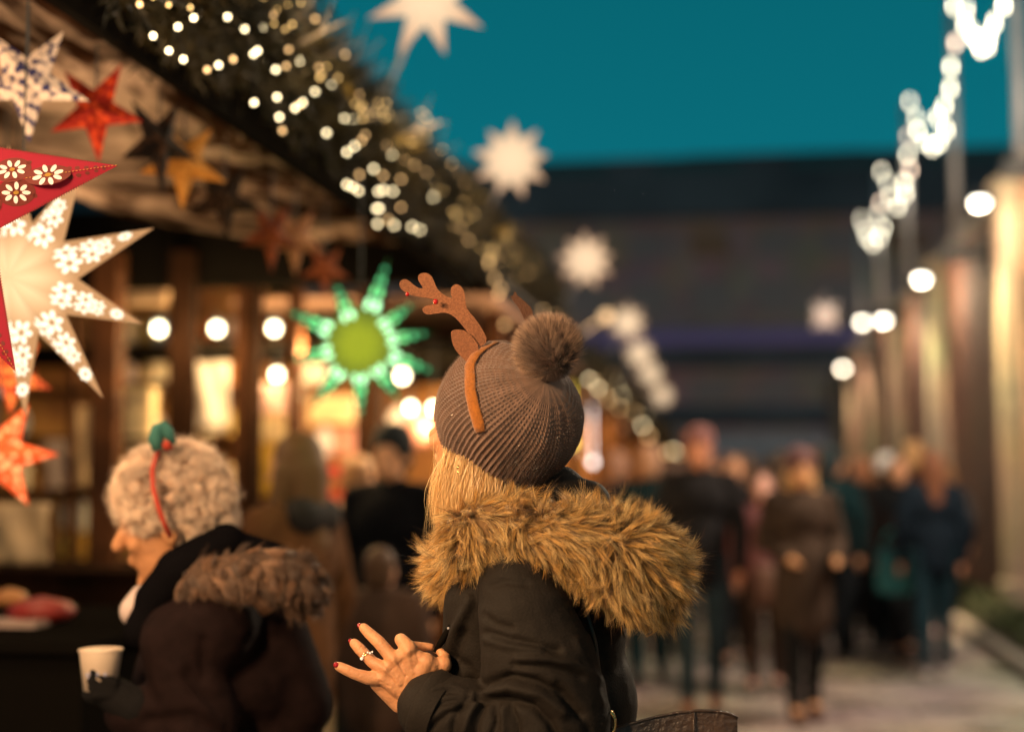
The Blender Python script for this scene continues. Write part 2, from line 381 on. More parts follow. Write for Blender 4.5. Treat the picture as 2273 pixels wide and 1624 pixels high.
# two hidden lamps added to light the long building, behind stalls and brick wall
for k, (x, y, z) in enumerate(((-11, 46, 5.0), (9.5, 47, 5.2))):
    t = thing('street_lamp', ['tall street lamp hidden behind the market stalls, lighting the long building', 'tall street lamp hidden behind the brick wall, lighting the long building'][k], 'street lamp', (x, y, 0))
    b = MB(); b.tube([(x, y, 0), (x, y, z - .15)], [.08, .05], 10); b.obj('pole', metal, t, True); b = MB(); b.ball((x, y, z), .2); b.obj('globe', lampglow, t, True)
    plight((x, y + .3, z), 950, (1, .70, .58), .3)
# ------------------------------------------------------------------ near market stall
wood = mat('old_wood', (.10, .036, .012), .8, spec=.15, noise_scale=5, col2=(.045, .016, .006), bump=.3, bump_scale=30)
darkwood = mat('dark_wood', (.022, .009, .004), .9, spec=.05, noise_scale=6, bump=.2)
blackwood = mat('black_board', (.006, .005, .004), .95, spec=.0)
panelm = mat('warm_panel', (.42, .20, .05), .7, noise_scale=2.6, col2=(.14, .05, .012))
def ceilmat():
    m = bpy.data.materials.new('ceiling_boards'); m.use_nodes = True; nt = m.node_tree; b = nt.nodes['Principled BSDF']; b.inputs['Roughness'].default_value = .9; b.inputs['Specular IOR Level'].default_value = 0
    tc = nt.nodes.new('ShaderNodeTexCoord'); mp = nt.nodes.new('ShaderNodeMapping'); mp.inputs['Scale'].default_value = (1.3, .6, 1); mp.inputs['Rotation'].default_value = (0, 0, .5)
    nt.links.new(tc.outputs['Object'], mp.inputs[0])
    n = nt.nodes.new('ShaderNodeTexNoise'); n.inputs['Scale'].default_value = 3.2; n.inputs['Detail'].default_value = 5; n.inputs['Distortion'].default_value = 1.0; n.inputs['Roughness'].default_value = .6
    nt.links.new(mp.outputs[0], n.inputs['Vector'])
    cr = nt.nodes.new('ShaderNodeValToRGB'); e = cr.color_ramp.elements
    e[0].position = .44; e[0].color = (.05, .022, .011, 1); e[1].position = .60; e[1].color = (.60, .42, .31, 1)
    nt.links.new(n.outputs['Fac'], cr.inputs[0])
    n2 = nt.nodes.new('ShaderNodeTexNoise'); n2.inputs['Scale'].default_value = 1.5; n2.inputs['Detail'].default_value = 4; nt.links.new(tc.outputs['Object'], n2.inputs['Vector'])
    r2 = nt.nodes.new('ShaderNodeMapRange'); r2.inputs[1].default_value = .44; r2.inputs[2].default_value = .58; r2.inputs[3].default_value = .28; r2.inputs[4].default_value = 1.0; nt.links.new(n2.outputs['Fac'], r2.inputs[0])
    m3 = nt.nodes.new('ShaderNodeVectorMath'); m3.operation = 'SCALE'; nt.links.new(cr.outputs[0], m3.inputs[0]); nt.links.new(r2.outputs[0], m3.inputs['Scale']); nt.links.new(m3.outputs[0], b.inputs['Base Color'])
    bp = nt.nodes.new('ShaderNodeBump'); bp.inputs['Strength'].default_value = .9; bp.inputs['Distance'].default_value = .04
    nt.links.new(n.outputs['Fac'], bp.inputs['Height']); nt.links.new(bp.outputs['Normal'], b.inputs['Normal'])
    return m
ceilm = ceilmat()
CZ = 2.53
stall = thing('market_stall', 'near wooden market stall with open mottled canopy hung with paper stars', 'market stall', (-2.6, 5, 0))
poly = [(-1.46, -1.5), (-1.46, 6.9)] + [tuple(at_y(px, py, CZ * 0 + 1)[:2]) for px, py in ()]
def on_z(px, py, z):
    r = ray(px, py); return CAM + r * ((z - CAM[2]) / r[2])
inner = [on_z(px, py, CZ) for px, py in ((862, 541), (796, 537), (700, 531), (600, 527), (525, 523), (450, 512), (385, 503), (330, 492), (280, 480), (225, 462), (175, 440), (60, 425))]
poly = [(-1.46, -1.5)] + [(-1.46, inner[0][1])] + [(p[0], p[1]) for p in inner] + [(-4.2, -1.5)]
v = [(x, y, CZ) for x, y in poly] + [(x, y, CZ + .03) for x, y in poly]; n = len(poly)
f = [tuple(range(n)), tuple(range(n, 2 * n))[::-1]] + [(i, (i + 1) % n, n + (i + 1) % n, n + i) for i in range(n)]
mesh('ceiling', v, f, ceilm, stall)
b = MB(); b.box(np.array([-1.459, -1.5, CZ - .01]), np.array([-1.43, 10.2, CZ + .13])); b.obj('fascia', blackwood, stall)
b = MB(); b.add([(-1.35, -1.5, 2.8), (-1.35, 10.4, 2.8), (-3.6, 10.4, 3.75), (-3.6, -1.5, 3.75), (-1.35, -1.5, 2.86), (-1.35, 10.4, 2.86), (-3.6, 10.4, 3.81), (-3.6, -1.5, 3.81)],
              [(0, 1, 2, 3), (7, 6, 5, 4), (0, 4, 5, 1), (1, 5, 6, 2), (2, 6, 7, 3), (3, 7, 4, 0)]); b.obj('roof', blackwood, stall)
YF = 6.9
def fx(px, Y=YF): return float(at_y(px, 900, Y)[0])
def fz(py, px=500, Y=YF): return float(at_y(px, py, Y)[2])
b = MB(); b.box(np.array([-5.2, YF - .12, fz(640)]), np.array([-1.50, YF + .02, fz(470)])); b.obj('header_board', blackwood, stall)
b = MB(); b.box(np.array([-5.2, YF + .5, CZ - .35]), np.array([-1.5, YF + 3.4, CZ - .30])); b.obj('rear_ceiling', blackwood, stall)
for px, wpx, m, y in ((238, 64, wood, YF - .2), (405, 54, darkwood, YF - .15), (562, 30, darkwood, YF), (540, 26, wood, YF + .05), (655, 26, wood, YF + .3), (820, 54, darkwood, YF + .6)):
    x = fx(px, y); wd = wpx / FPX * y
    top = 560 if px < 450 else 640
    b = MB(); b.box(np.array([x - wd / 2, y - .05, 0]), np.array([x + wd / 2, y + .05, fz(top, px, y)])); b.obj('post', m, stall)
# lit rear wall, shelves, counter
b = MB(); b.box(np.array([-6.2, YF + 1.3, 0]), np.array([fx(640, YF + 1.3), YF + 1.35, 2.75])); b.obj('back_wall', panelm, stall)
b = MB()
for py, x0, x1 in ((865, 150, 205), (972, 262, 385), (1088, 150, 205), (848, 270, 380)):
    b.box(np.array([fx(x0) - .05, YF + .0, fz(py + 5)]), np.array([fx(x1), YF + .05, fz(py - 4)]))
b.obj('shelf', darkwood, stall)
b = MB(); b.box(np.array([-5.2, YF - .45, 0]), np.array([fx(700), YF - .3, fz(1262)])); b.box(np.array([-5.2, YF - .55, fz(1262)]), np.array([fx(700), YF + .3, fz(1250)])); b.obj('counter', darkwood, stall)
b = MB(); b.box(np.array([fx(150), YF + .0, fz(1262)]), np.array([fx(165), YF + .04, fz(640)])); b.obj('mullion', wood, stall)

# pendant bulbs in the stall
bulbw = mat('stall_bulb', (1, 1, 1), .3, emit=(1, .93, .62), es=7)
bl = ['left bulb of the row of three under the dark header, beside the white star', 'middle bulb of the row of three under the dark header', 'right bulb of the row of three, beside the green star', 'lower bulb hanging just left of the green star', 'bulb behind the lower right points of the green star', 'bulb between the green star and the brim of the knitted hat', 'small round light touching the left edge of the knitted hat']
for i, (px, py, Y, r) in enumerate(((353, 729, 6.6, .028), (482, 729, 6.6, .028), (609, 728, 6.6, .027), (615, 831, 6.8, .026), (893, 833, 7.2, .03), (912, 905, 7.4, .026), (963, 905, 7.4, .024))):
    p = at_y(px, py, Y)
    t = thing('light_bulb', bl[i], 'light bulb', tuple(p), 'hanging bulbs in the stall')
    b = MB(); b.ball(p, (r, r, r * 1.1), n=14, m=10); b.obj('glass', bulbw, t, True)
    b = MB(); b.cap(p + np.array([0, 0, r]), p + np.array([0, 0, r + .03]), .013, .013); b.tube([p + np.array([0, 0, r + .03]), (p[0], p[1], 2.24)], .004, 5); b.obj('cord', wire, t)
    plight(p + np.array([0, -.12, -.05]), 9, (1, .66, .3), .03); plight(p + np.array([0, .62, -.05]), 20 if i < 4 else 12, (1, .66, .28), .04)

# shop goods: (px0,px1,py0,py1,Y,colour,label,kind)
def goods(name, label, cat, x0, x1, y0, y1, Y, col, shape='box', es=0, group=None):
    a = at_y(x0, y1, Y); c = at_y(x1, y0, Y); cx = (a[0] + c[0]) / 2; w2 = (c[0] - a[0]) / 2; z0, z1 = a[2], c[2]; b = MB()
    key = 'g_' + '_'.join('%02d' % int(q * 99) for q in col)
    m = mat(key, col, .55, noise_scale=9, noise_amt=.4)
    if shape == 'box':
        b.box(np.array([cx - w2, Y - .05, z0]), np.array([cx + w2, Y + .05, z1])); b.box(np.array([cx - w2 * .9, Y - .056, z0 + (z1 - z0) * .08]), np.array([cx + w2 * .9, Y - .05, z0 + (z1 - z0) * .85])); o = b.obj(name, m)
        md = o.modifiers.new('Bevel', 'BEVEL'); md.width = .004
    elif shape == 'sheet':
        nx, nz = 8, 8; vs = []
        for j in range(nz + 1):
            for i in range(nx + 1): vs.append((cx - w2 + 2 * w2 * i / nx, Y + .02 * math.sin(i * 1.1 + j * .5), z0 + (z1 - z0) * j / nz))
        fs = [(j * (nx + 1) + i, j * (nx + 1) + i + 1, (j + 1) * (nx + 1) + i + 1, (j + 1) * (nx + 1) + i) for j in range(nz) for i in range(nx)]
        o = mesh(name, vs, fs, m, None, True); md = o.modifiers.new('Solidify', 'SOLIDIFY'); md.thickness = .002
    else:
        h = z1 - z0; c0 = np.array([cx, Y, 0])
        prof = {'jar': [(0, .85), (.05, 1), (.7, 1), (.8, .7), (.82, .78), (1, .78)], 'round': [(0, .3), (.15, .75), (.45, 1), (.75, .8), (.9, .4), (1, .12)], 'lamp': [(0, .55), (.1, .95), (.5, 1), (.9, .9), (1, .5)]}[shape]
        b.tube([c0 + np.array([0, 0, z0 + h * t]) for t, _ in prof], [max(w2 * q, .003) for _, q in prof], 14); o = b.obj(name, m, None, True)
    return setp(o, label, cat, group)
G = goods
G('paper_notice', 'white paper notice sheet pinned between the dark posts of the stall', 'notice', 430, 511, 801, 956, YF - .1, (.85, .74, .62), 'sheet')
G('price_board', 'cream board standing behind the dark post, left of the white notice', 'board', 268, 345, 862, 990, YF + .25, (.8, .62, .36))
G('cream_panel', 'small cream card panel above the board, at the top of the lit opening', 'panel', 268, 378, 640, 676, YF + .3, (.62, .42, .27))
G('wrapping_roll', 'ochre cardboard box on the lower shelf right of the notice', 'box', 560, 640, 985, 1100, YF + .3, (.62, .36, .04))
G('gift_box', 'pale cream gift box above the ochre box', 'box', 560, 642, 925, 980, YF + .32, (.85, .62, .33))
G('poster', 'lilac and pink printed picture behind the lower bulb', 'poster', 580, 645, 850, 918, YF + .5, (.5, .32, .30), 'sheet')
G('storage_jar', 'tall white jar on the stall shelf, left of the old woman', 'jar', 138, 172, 1115, 1168, YF + .3, (.9, .8, .6), 'jar')
G('storage_jar', 'slim pale jar beside the brown post', 'jar', 176, 206, 1112, 1180, YF + .3, (.92, .84, .62), 'jar')
G('honey_jar', 'yellow jar below the tall white jar on the left shelf', 'jar', 136, 170, 1180, 1240, YF + .25, (.8, .5, .03), 'jar')
G('honey_jar', 'slim orange yellow jar beside the brown post, below the pale jar', 'jar', 178, 204, 1185, 1250, YF + .25, (.75, .38, .03), 'jar')
G('display_print', 'pale printed picture leaning at the back left of the stall', 'picture', 100, 150, 975, 1085, YF + .6, (.62, .45, .36), 'sheet')
G('display_print', 'cream narrow print behind the slim mullion on the left', 'picture', 168, 206, 900, 1080, YF + .6, (.75, .52, .3), 'sheet')
G('canvas_bag', 'large beige cloth bag hanging in the left corner below the coral star', 'bag', -20, 112, 1115, 1250, 5.2, (.42, .30, .17), 'sheet')
G('blue_box', 'light blue printed tin behind the lower points of the white star', 'tin', -5, 40, 815, 880, 4.6, (.2, .42, .62), 'jar')
G('red_cloth', 'folded red cloth lying on the counter at the left edge', 'cloth', 20, 165, 1325, 1380, 4.2, (.28, .02, .012), 'round')
G('parcel', 'pale pink wrapped parcel lying in front of the red cloth', 'parcel', -20, 95, 1375, 1440, 4.1, (.45, .32, .27))
G('orange_parcel', 'small orange brown wrapped parcel behind the red cloth', 'parcel', -20, 60, 1305, 1345, 4.3, (.4, .17, .05), 'round')
b = MB(); b.box(np.array([-3.2, 3.7, 1.02]), np.array([-1.75, 4.8, 1.05])); b.box(np.array([-3.15, 3.75, 0]), np.array([-1.8, 4.75, 1.02]))
setp(b.obj('sales_table', blackwood), 'black topped sales table under the red cloth and parcels', 'table')
# shelves of small goods behind the left opening
gr = random.Random(9); cols2 = [(.8, .55, .3), (.7, .25, .06), (.85, .7, .5), (.5, .12, .04), (.6, .4, .1), (.55, .42, .4), (.3, .35, .4)]; cn2 = ['tan', 'orange', 'cream', 'rust red', 'mustard', 'grey pink', 'slate blue']
row_n = ['top', 'second', 'third', 'lowest']
kk = 0
for ri, (py0, py1) in enumerate(((700, 765), (790, 860), (905, 968), (1015, 1085))):
    for ci_, px0 in enumerate((232 - 180, 292, 330, 356, 432, 470, 515)):
        ci3 = (ri * 3 + ci_ * 2) % 7; wpx_ = gr.uniform(22, 34); sh = ['jar', 'box', 'round'][(ri + ci_) % 3]
        place = ['at the far left', 'beside the brown post', 'in the left opening', 'against the dark post', 'right of the dark post', 'behind the notice', 'at the right end'][ci_]
        G(['jar', 'gift_box', 'ornament'][(ri + ci_) % 3], '%s %s on the %s shelf of the stall, %s' % (cn2[ci3], ['jar', 'gift box', 'ornament'][(ri + ci_) % 3], row_n[ri], place), ['jar', 'gift box', 'ornament'][(ri + ci_) % 3], px0 - wpx_ / 2, px0 + wpx_ / 2, py0 + gr.uniform(0, 18), py1, YF + 1.1, cols2[ci3], sh)
    b = MB(); b.box(np.array([-6.0, YF + .98, fz(py1 + 8, 400, YF + 1.1)]), np.array([fx(640, YF + 1.1), YF + 1.28, fz(py1, 400, YF + 1.1)])); b.obj('shelf', wood, stall)
# second booth: goods glowing behind green star
import itertools
rr = random.Random(5)
cols = {'white': (.9, .8, .72), 'cream': (.85, .6, .34), 'pink': (.75, .33, .26), 'red': (.5, .04, .02), 'orange': (.75, .2, .05), 'yellow': (.7, .45, .05), 'gold': (.55, .3, .06), 'lilac': (.5, .4, .45)}
items = [
 ('white', 'lamp', 655, 697, 975, 1055, 'tall pale lantern shade left of the stacked goods, in front of the brown post', 'lantern'),
 ('white', 'round', 700, 745, 945, 1010, 'round white bauble lantern under the green star', 'lantern'),
 ('pink', 'box', 740, 790, 950, 1008, 'pink carton under the lowest point of the green star', 'box'),
 ('white', 'round', 758, 796, 1024, 1066, 'small round white light standing beside the man with the dark cap', 'lantern'),
 ('red', 'box', 728, 756, 1030, 1060, 'small red carton left of the small round white light', 'box'),
 ('red', 'box', 735, 765, 1085, 1108, 'flat red carton above the orange toy', 'box'),
 ('white', 'round', 752, 792, 1112, 1152, 'round pale ball above the yellow toy', 'ball'),
 ('orange', 'round', 712, 765, 1130, 1205, 'orange red stuffed toy beside the brown haired visitor', 'toy'),
 ('yellow', 'round', 755, 802, 1150, 1215, 'yellow stuffed toy beside the orange red one', 'toy'),
 ('red', 'box', 783, 815, 1205, 1232, 'little crimson parcel below the yellow toy', 'parcel'),
 ('orange', 'box', 785, 820, 1230, 1258, 'little orange parcel under the crimson one', 'parcel'),
 ('white', 'box', 660, 720, 805, 850, 'white sign card behind the left points of the green star', 'card'),
 ('white', 'round', 860, 905, 900, 960, 'white paper globe behind the bulbs next to the hat', 'globe'),
 ('pink', 'round', 895, 965, 915, 995, 'pink paper globe half hidden by the knitted hat', 'globe'),
 ('cream', 'box', 690, 790, 880, 940, 'cream banner card under the green star', 'card'),
 ('white', 'round', 520, 585, 1112, 1180, 'bright white lamp shade behind the curly grey hair', 'lamp shade'),
 ('lilac', 'box', 808, 860, 1150, 1290, 'lilac grey curtain panel beside the dark coat', 'panel'),
]
glow = mat('shade_glow', (.5, .4, .3), .5, emit=(1, .70, .46), es=.62)
glow2 = mat('shade_glow_bright', (.9, .85, .8), .5, emit=(1, .93, .80), es=1.6)
for cn, sh, x0, x1, y0, y1, lab, kind in items:
    Y = 8.0 + rr.random() * .5
    o = G(kind.replace(' ', '_'), lab, kind, x0, x1, y0, y1, Y, cols[cn], sh)
    if cn == 'white' and kind in ('lantern', 'globe', 'lamp shade'):
        o.data.materials.clear(); o.data.materials.append(glow2 if kind == 'lamp shade' else glow)

# ------------------------------------------------------------------ further stalls down the lane
awn = mat('awning_cloth', (.42, .24, .17), .85, noise_scale=1.2, noise_amt=.35)
def booth(y0, y1, zc, lab, x=-1.3, back=True, roofm=None):
    t = thing('market_stall', lab, 'market stall', (x - .8, (y0 + y1) / 2, 0), 'market stalls down the lane')
    b = MB(); b.box(np.array([x - 1.5, y0, zc]), np.array([x, y1, zc + .04])); b.obj('awning', awn, t)
    b = MB(); b.box(np.array([x - 1.6, y1 - .05, zc - .22]), np.array([x - .002, y1 + .1, zc - .003])); b.obj('valance', blackwood, t)
    b = MB(); b.add([(x + .03, y0, zc + .09), (x + .03, y1 + .2, zc + .09), (x - 1.5, y1 + .2, zc + .65), (x - 1.5, y0, zc + .65), (x + .03, y0, zc + .13), (x + .03, y1 + .2, zc + .13), (x - 1.5, y1 + .2, zc + .7), (x - 1.5, y0, zc + .7)],
          [(0, 1, 2, 3), (7, 6, 5, 4), (0, 4, 5, 1), (1, 5, 6, 2), (2, 6, 7, 3), (3, 7, 4, 0)]); b.obj('roof', roofm or mat('roof_dark', (.03, .028, .03), .9), t)
    for yy in np.linspace(y0 + .5, y1 - .1, 3):
        b = MB(); b.box(np.array([x - .14, yy - .05, 0]), np.array([x - .04, yy + .05, zc - .003])); b.obj('post', wood, t)
    b = MB(); b.box(np.array([x - .7, y0 + .4, 0]), np.array([x - .06, y1, .95])); b.obj('counter', wood, t)
    b = MB(); b.box(np.array([x - 1.5, y0 + .4, 0]), np.array([x - 1.45, y1, zc - .003])); b.box(np.array([x - 1.4, y1, 0]), np.array([x - .1, y1 + .05, zc - .23])); b.obj('back_wall', panelm, t)
    plight(((x - .7), y0 + (y1 - y0) * .35, zc - .45), (28 if y0 < 9 else 60), (1, .62, .3), .12); plight(((x - .7), y0 + (y1 - y0) * .8, zc - .5), (28 if y0 < 9 else 55), (1, .62, .3), .12)
    return t
booth(7.6, 10.7, 2.46, 'second stall with brown cloth awning behind the green star')
booth(11.6, 16.5, 2.40, 'third stall, mostly hidden behind the pompom and fur hood')
booth(18, 24, 2.3, 'fourth stall whose lit front shows right of the hat under the garland')
booth(25, 33, 2.1, 'last stall in the row, small, under the end of the garland')
for (px, py, Y, c, lab) in ((1269, 983, 12, (1, .8, .1), 'yellow round lantern touching the right edge of the hat'), (1316, 1025, 12.5, (1, .9, .85), 'white round lantern between the hat and the far crowd'), (1290, 1000, 15, (1, .7, .5), 'dim peach lantern behind the yellow one')):
    p = at_y(px, py, Y); b = MB(); b.ball(p, .028); b.tube([p, p + np.array([0, 0, .5])], .004, 5)
    setp(b.obj('round_lantern', mat('lan%d' % px, c, .5, emit=c, es=5 if px != 1290 else 1.5), None, True), lab, 'lantern')

# ------------------------------------------------------------------ fir garlands and fairy lights
firm = mat('fir_needles', (.060, .040, .007), .6, noise_scale=5, col2=(.005, .005, .0015))
def garland(name, axis, radf, N, lab, L=.035, wd=.004):
    """axis(t)->point, radf(t)->(rx, rz)"""
    nt_ = N // 14
    tt = RNG.random(nt_); A = np.array([axis(t) for t in tt]); rd = np.array([radf(t) for t in tt])
    ang = RNG.uniform(0, 2 * np.pi, nt_); q = RNG.random(nt_) ** .35
    dirs = np.stack([np.cos(ang), np.zeros(nt_), np.sin(ang)], 1)
    base = A + np.stack([np.cos(ang) * rd[:, 0], np.zeros(nt_), np.sin(ang) * rd[:, 1]], 1) * q[:, None] * .8
    tw = unit(dirs + RNG.normal(0, .5, (nt_, 3)) + np.array([0, .25, -.25]))      # twig direction
    s = RNG.random((nt_, 14)); root = base[:, None] + tw[:, None] * (s * .12)[..., None]
    nd = unit(tw[:, None] * .9 + RNG.normal(0, .6, (nt_, 14, 3))); root = root.reshape(-1, 3); nd = nd.reshape(-1, 3)
    paths = root[:, None] + nd[:, None] * (np.linspace(0, L, 3))[None, :, None]
    return hair_mesh(name, firm, root, paths, np.full(len(root), wd), np.ones((len(root), 3, 3)))
g1 = garland('fir_garland', lambda t: np.array([-1.42, -.5 + 11 * t, 2.80 + .02 * math.sin(t * 30)]), lambda t: (.13, .17 + .03 * math.sin(t * 60)), 90000, '', .045, .006)
setp(g1, 'thick fir garland full of lights along the near stall eave', 'garland')
core = MB(); core.tube([(-1.42, y, 2.80) for y in np.linspace(-.5, 10.5, 40)], [.125] * 40, 10); co = core.obj('branch_core', blackwood, None, True); attach(co, g1)
g2 = garland('fir_garland', lambda t: np.array([-1.36, 11.5 + 21.5 * t, 2.52 - .42 * t]), lambda t: (.13, .13), 26000, '', .06, .012)
setp(g2, 'thinner fir garland sloping along the farther stalls, right of the hat', 'garland')
gold = mat('fairy_light', (1, .9, .7), .4, emit=(1, .80, .46), es=9)
gold2 = mat('fairy_light_soft', (1, .8, .5), .4, emit=(1, .58, .24), es=3.5)
near = [(310, 10), (395, 60), (375, 113), (407, 132), (460, 155), (485, 145), (505, 38), (543, 65), (518, 132), (563, 120), (572, 113), (665, 135), (708, 150), (612, 155), (655, 240), (672, 228), (664, 234), (700, 203), (564, 228), (620, 260), (627, 290), (725, 295), (615, 216), (765, 262), (808, 250), (785, 265), (770, 338), (787, 325), (803, 312), (866, 330), (870, 343), (829, 375), (798, 388), (770, 410), (783, 415), (796, 424), (850, 390), (851, 422), (840, 425), (872, 425), (890, 398), (960, 415), (962, 438), (925, 418), (890, 460), (842, 463), (836, 463), (838, 497), (862, 488), (875, 500), (915, 503), (932, 510), (1040, 533), (340, 80), (430, 40), (585, 60), (640, 110), (735, 190)]
mid = [(1085, 585), (1098, 618), (1112, 640), (1107, 652), (1120, 720), (1205, 690), (1247, 715), (1150, 560), (1235, 700)]
far = [(1308, 842), (1339, 821), (1361, 832), (1367, 849), (1342, 871), (1350, 888), (1381, 877), (1405, 870), (1408, 915), (1436, 922), (1440, 967), (1457, 947), (1426, 944), (1482, 1003), (1504, 1006), (1496, 1000), (1321, 846), (1375, 905), (1328, 862)]
t = thing('fairy_lights', 'warm fairy lights strung through the near fir garland on the eave', 'fairy lights', (-1.3, 3, 2.8), 'fairy light strings')
b = MB(); b.tube([at_x(px, py, -1.32) for px, py in sorted(near)], .0015, 4); b.obj('cable', wire, t)
for i, (px, py) in enumerate(near):
    b = MB(); b.ball(at_x(px, py, -1.27 - .03 * (i % 2)), .0062, n=8, m=6); b.obj('bulb', gold if i % 4 else gold2, t, True)
soft = RNG.random((30, 2))
for u, v_ in soft:
    y = 2.9 + 6.5 * u ** 1.2; b = MB(); b.ball((-1.27, y, 2.66 + .30 * v_), .0055, n=8, m=6); b.obj('bulb', gold2, t, True)
t = thing('fairy_lights', 'finer string of tiny dim golden lights, tangled among the warm ones on the near eave', 'fairy lights', (-1.3, 4, 2.8), 'fairy light strings')
pts_ = []
for i in range(22):
    yc = 2.75 + 6.4 * (i / 22.0) ** 1.35 + RNG.normal(0, .08); zc = 2.62 + .26 * RNG.random()
    for j in range(4): pts_.append((-1.25 + RNG.normal(0, .012), yc + RNG.normal(0, .06), zc + RNG.normal(0, .035)))
b = MB(); b.tube(pts_, .0012, 4); b.obj('cable', wire, t)
gold3 = mat('fairy_light_dim', (1, .8, .5), .4, emit=(1, .60, .20), es=4.5)
for q_ in pts_:
    b = MB(); b.ball(q_, .0045, n=7, m=5); b.obj('bulb', gold3, t, True)
t = thing('fairy_lights', 'sparser amber fairy lights above the reindeer antlers', 'fairy lights', (-1.3, 10, 2.6), 'fairy light strings')
b = MB(); b.tube([at_x(px, py, -1.32) for px, py in sorted(mid)], .0015, 4); b.obj('cable', wire, t)
for px, py in mid:
    b = MB(); b.ball(at_x(px, py, -1.3), .010, n=8, m=6); b.obj('bulb', gold2, t, True)
t = thing('fairy_lights', 'cluster of far amber fairy lights sloping down right of the hat', 'fairy lights', (-1.3, 18, 2.3), 'fairy light strings')
b = MB(); b.tube([at_x(px, py, -1.26) for px, py in sorted(far)], .002, 4); b.obj('cable', wire, t)
for i, (px, py) in enumerate(far):
    p = at_x(px, py, -1.24); b = MB(); b.ball(p, .0011 * p[1] * (1.3 if i in (9, 10, 11, 13) else 1), n=8, m=6); b.obj('bulb', gold2 if i % 3 else gold, t, True)
for y, pw in ((3.0, 5), (4.0, 5), (5.2, 5), (6.6, 4), (8, 3)): plight((-1.12, y, 2.84), pw * .9, (1, .72, .36), .06)
# bare twigs poking from the garland into the sky
twm = mat('dry_twig', (.22, .17, .14), .8)
tr = random.Random(3)
for (px, py, dx, dy) in ((640, 60, 60, -70), (660, 90, 120, -50), (690, 70, 10, -90), (720, 120, 90, -30), (780, 190, 80, -50), (800, 210, 70, 40), (820, 230, 50, -20), (880, 300, 110, -30), (900, 310, 60, -30), (930, 330, 90, -10), (700, 100, -40, -80), (750, 150, 100, -60)):
    p0 = at_x(px - 20, py + 20, -1.3); d = np.linalg.norm(p0 - CAM)
    p1 = P(px + dx, py + dy, d * .98 + .1); mid_ = (p0 + p1) / 2 + np.array([0, .02, .03]) * tr.uniform(-1, 1); p2 = mid_ + (p1 - mid_) * .5 + np.array([0, .02, .12])
    b = MB(); b.tube([p2, mid_ + (p2 - mid_) * .4, mid_, p0], [.001, .002, .004, .005], 5); b.tube([mid_, p1], [.004, .0015], 5); attach(b.obj('twig', twm, None, True), g1)
for (px, py, a) in ((885, 310, .2), (860, 290, 1.2), (770, 195, 2.0), (915, 320, -.4), (1110, 520, .6)):
    c = at_x(px, py, -1.26); L = .055 * (c[1] / 5)
    e1 = rgt * math.cos(a) + upv * math.sin(a); e2 = np.cross(e1, fwd); b = MB()
    b.add([c - e1 * L, c - e2 * L * .35 - fwd * .01, c + e1 * L, c + e2 * L * .35 - fwd * .01, c + fwd * .004], [(0, 1, 4), (1, 2, 4), (2, 3, 4), (3, 0, 4)])
    attach(b.obj('dry_leaf', mat('dry_leaf', (.5, .33, .08), .7), None), g1)

# ------------------------------------------------------------------ paper stars
def starmesh(c, tips, rin, th, e1=None, e2=None):
    """tips: [(deg, r)] in the star plane, sorted; returns verts, faces, facet frames"""
    e1 = rgt if e1 is None else e1; e2 = upv if e2 is None else e2; nrm = np.cross(e1, e2)
    n = len(tips); v = [c + nrm * th, c - nrm * th]; f = []
    for a, r in tips: v.append(c + (e1 * math.cos(R(a)) + e2 * math.sin(R(a))) * r)
    for i in range(n):
        a0 = tips[i][0]; a1 = tips[(i + 1) % n][0]
        if a1 < a0: a1 += 360
        a = (a0 + a1) / 2; v.append(c + (e1 * math.cos(R(a)) + e2 * math.sin(R(a))) * rin)
    for i in range(n):
        T = 2 + i; Ra = 2 + n + i; La = 2 + n + (i - 1) % n
        f += [(0, La, T), (0, T, Ra), (1, T, La), (1, Ra, T)]
    return v, f, nrm
def facet_disc(b, A, T, B, u, v, ru, rv, off, n=12, rot=0):
    """disc lying on facet triangle centre A - tip T - side B ; u along A->T, v across towards B (metres)"""
    A, T, B = map(np.array, (A, T, B)); e = unit(T - A); nn = unit(np.cross(T - A, B - A));
    if np.dot(nn, -fwd) < 0: nn = -nn
    g = np.cross(nn, e)
    if np.dot(g, B - A) < 0: g = -g
    c = A + e * u + g * v + nn * off
    pts = [c + e * (ru * math.cos(a) * math.cos(rot) - rv * math.sin(a) * math.sin(rot)) + g * (ru * math.cos(a) * math.sin(rot) + rv * math.sin(a) * math.cos(rot)) for a in np.linspace(0, 2 * math.pi, n, endpoint=False)]
    if np.dot(np.cross(pts[1] - pts[0], pts[2] - pts[0]), nn) < 0: pts = pts[::-1]
    b.add(pts, [tuple(range(n))])
def flower(b, A, T, B, u, v, r, off, k=8, core=True, mi=1):
    b.cur = mi
    for j in range(k):
        a = 2 * math.pi * j / k + .2
        facet_disc(b, A, T, B, u + r * .66 * math.cos(a), v + r * .66 * math.sin(a), r * .42, r * .27, off, 8, a)
def cord(o, c, z1, r=.0025):
    b = MB(); b.tube([c, (c[0], c[1], z1)], r, 5); b.obj('cord', wire, o)

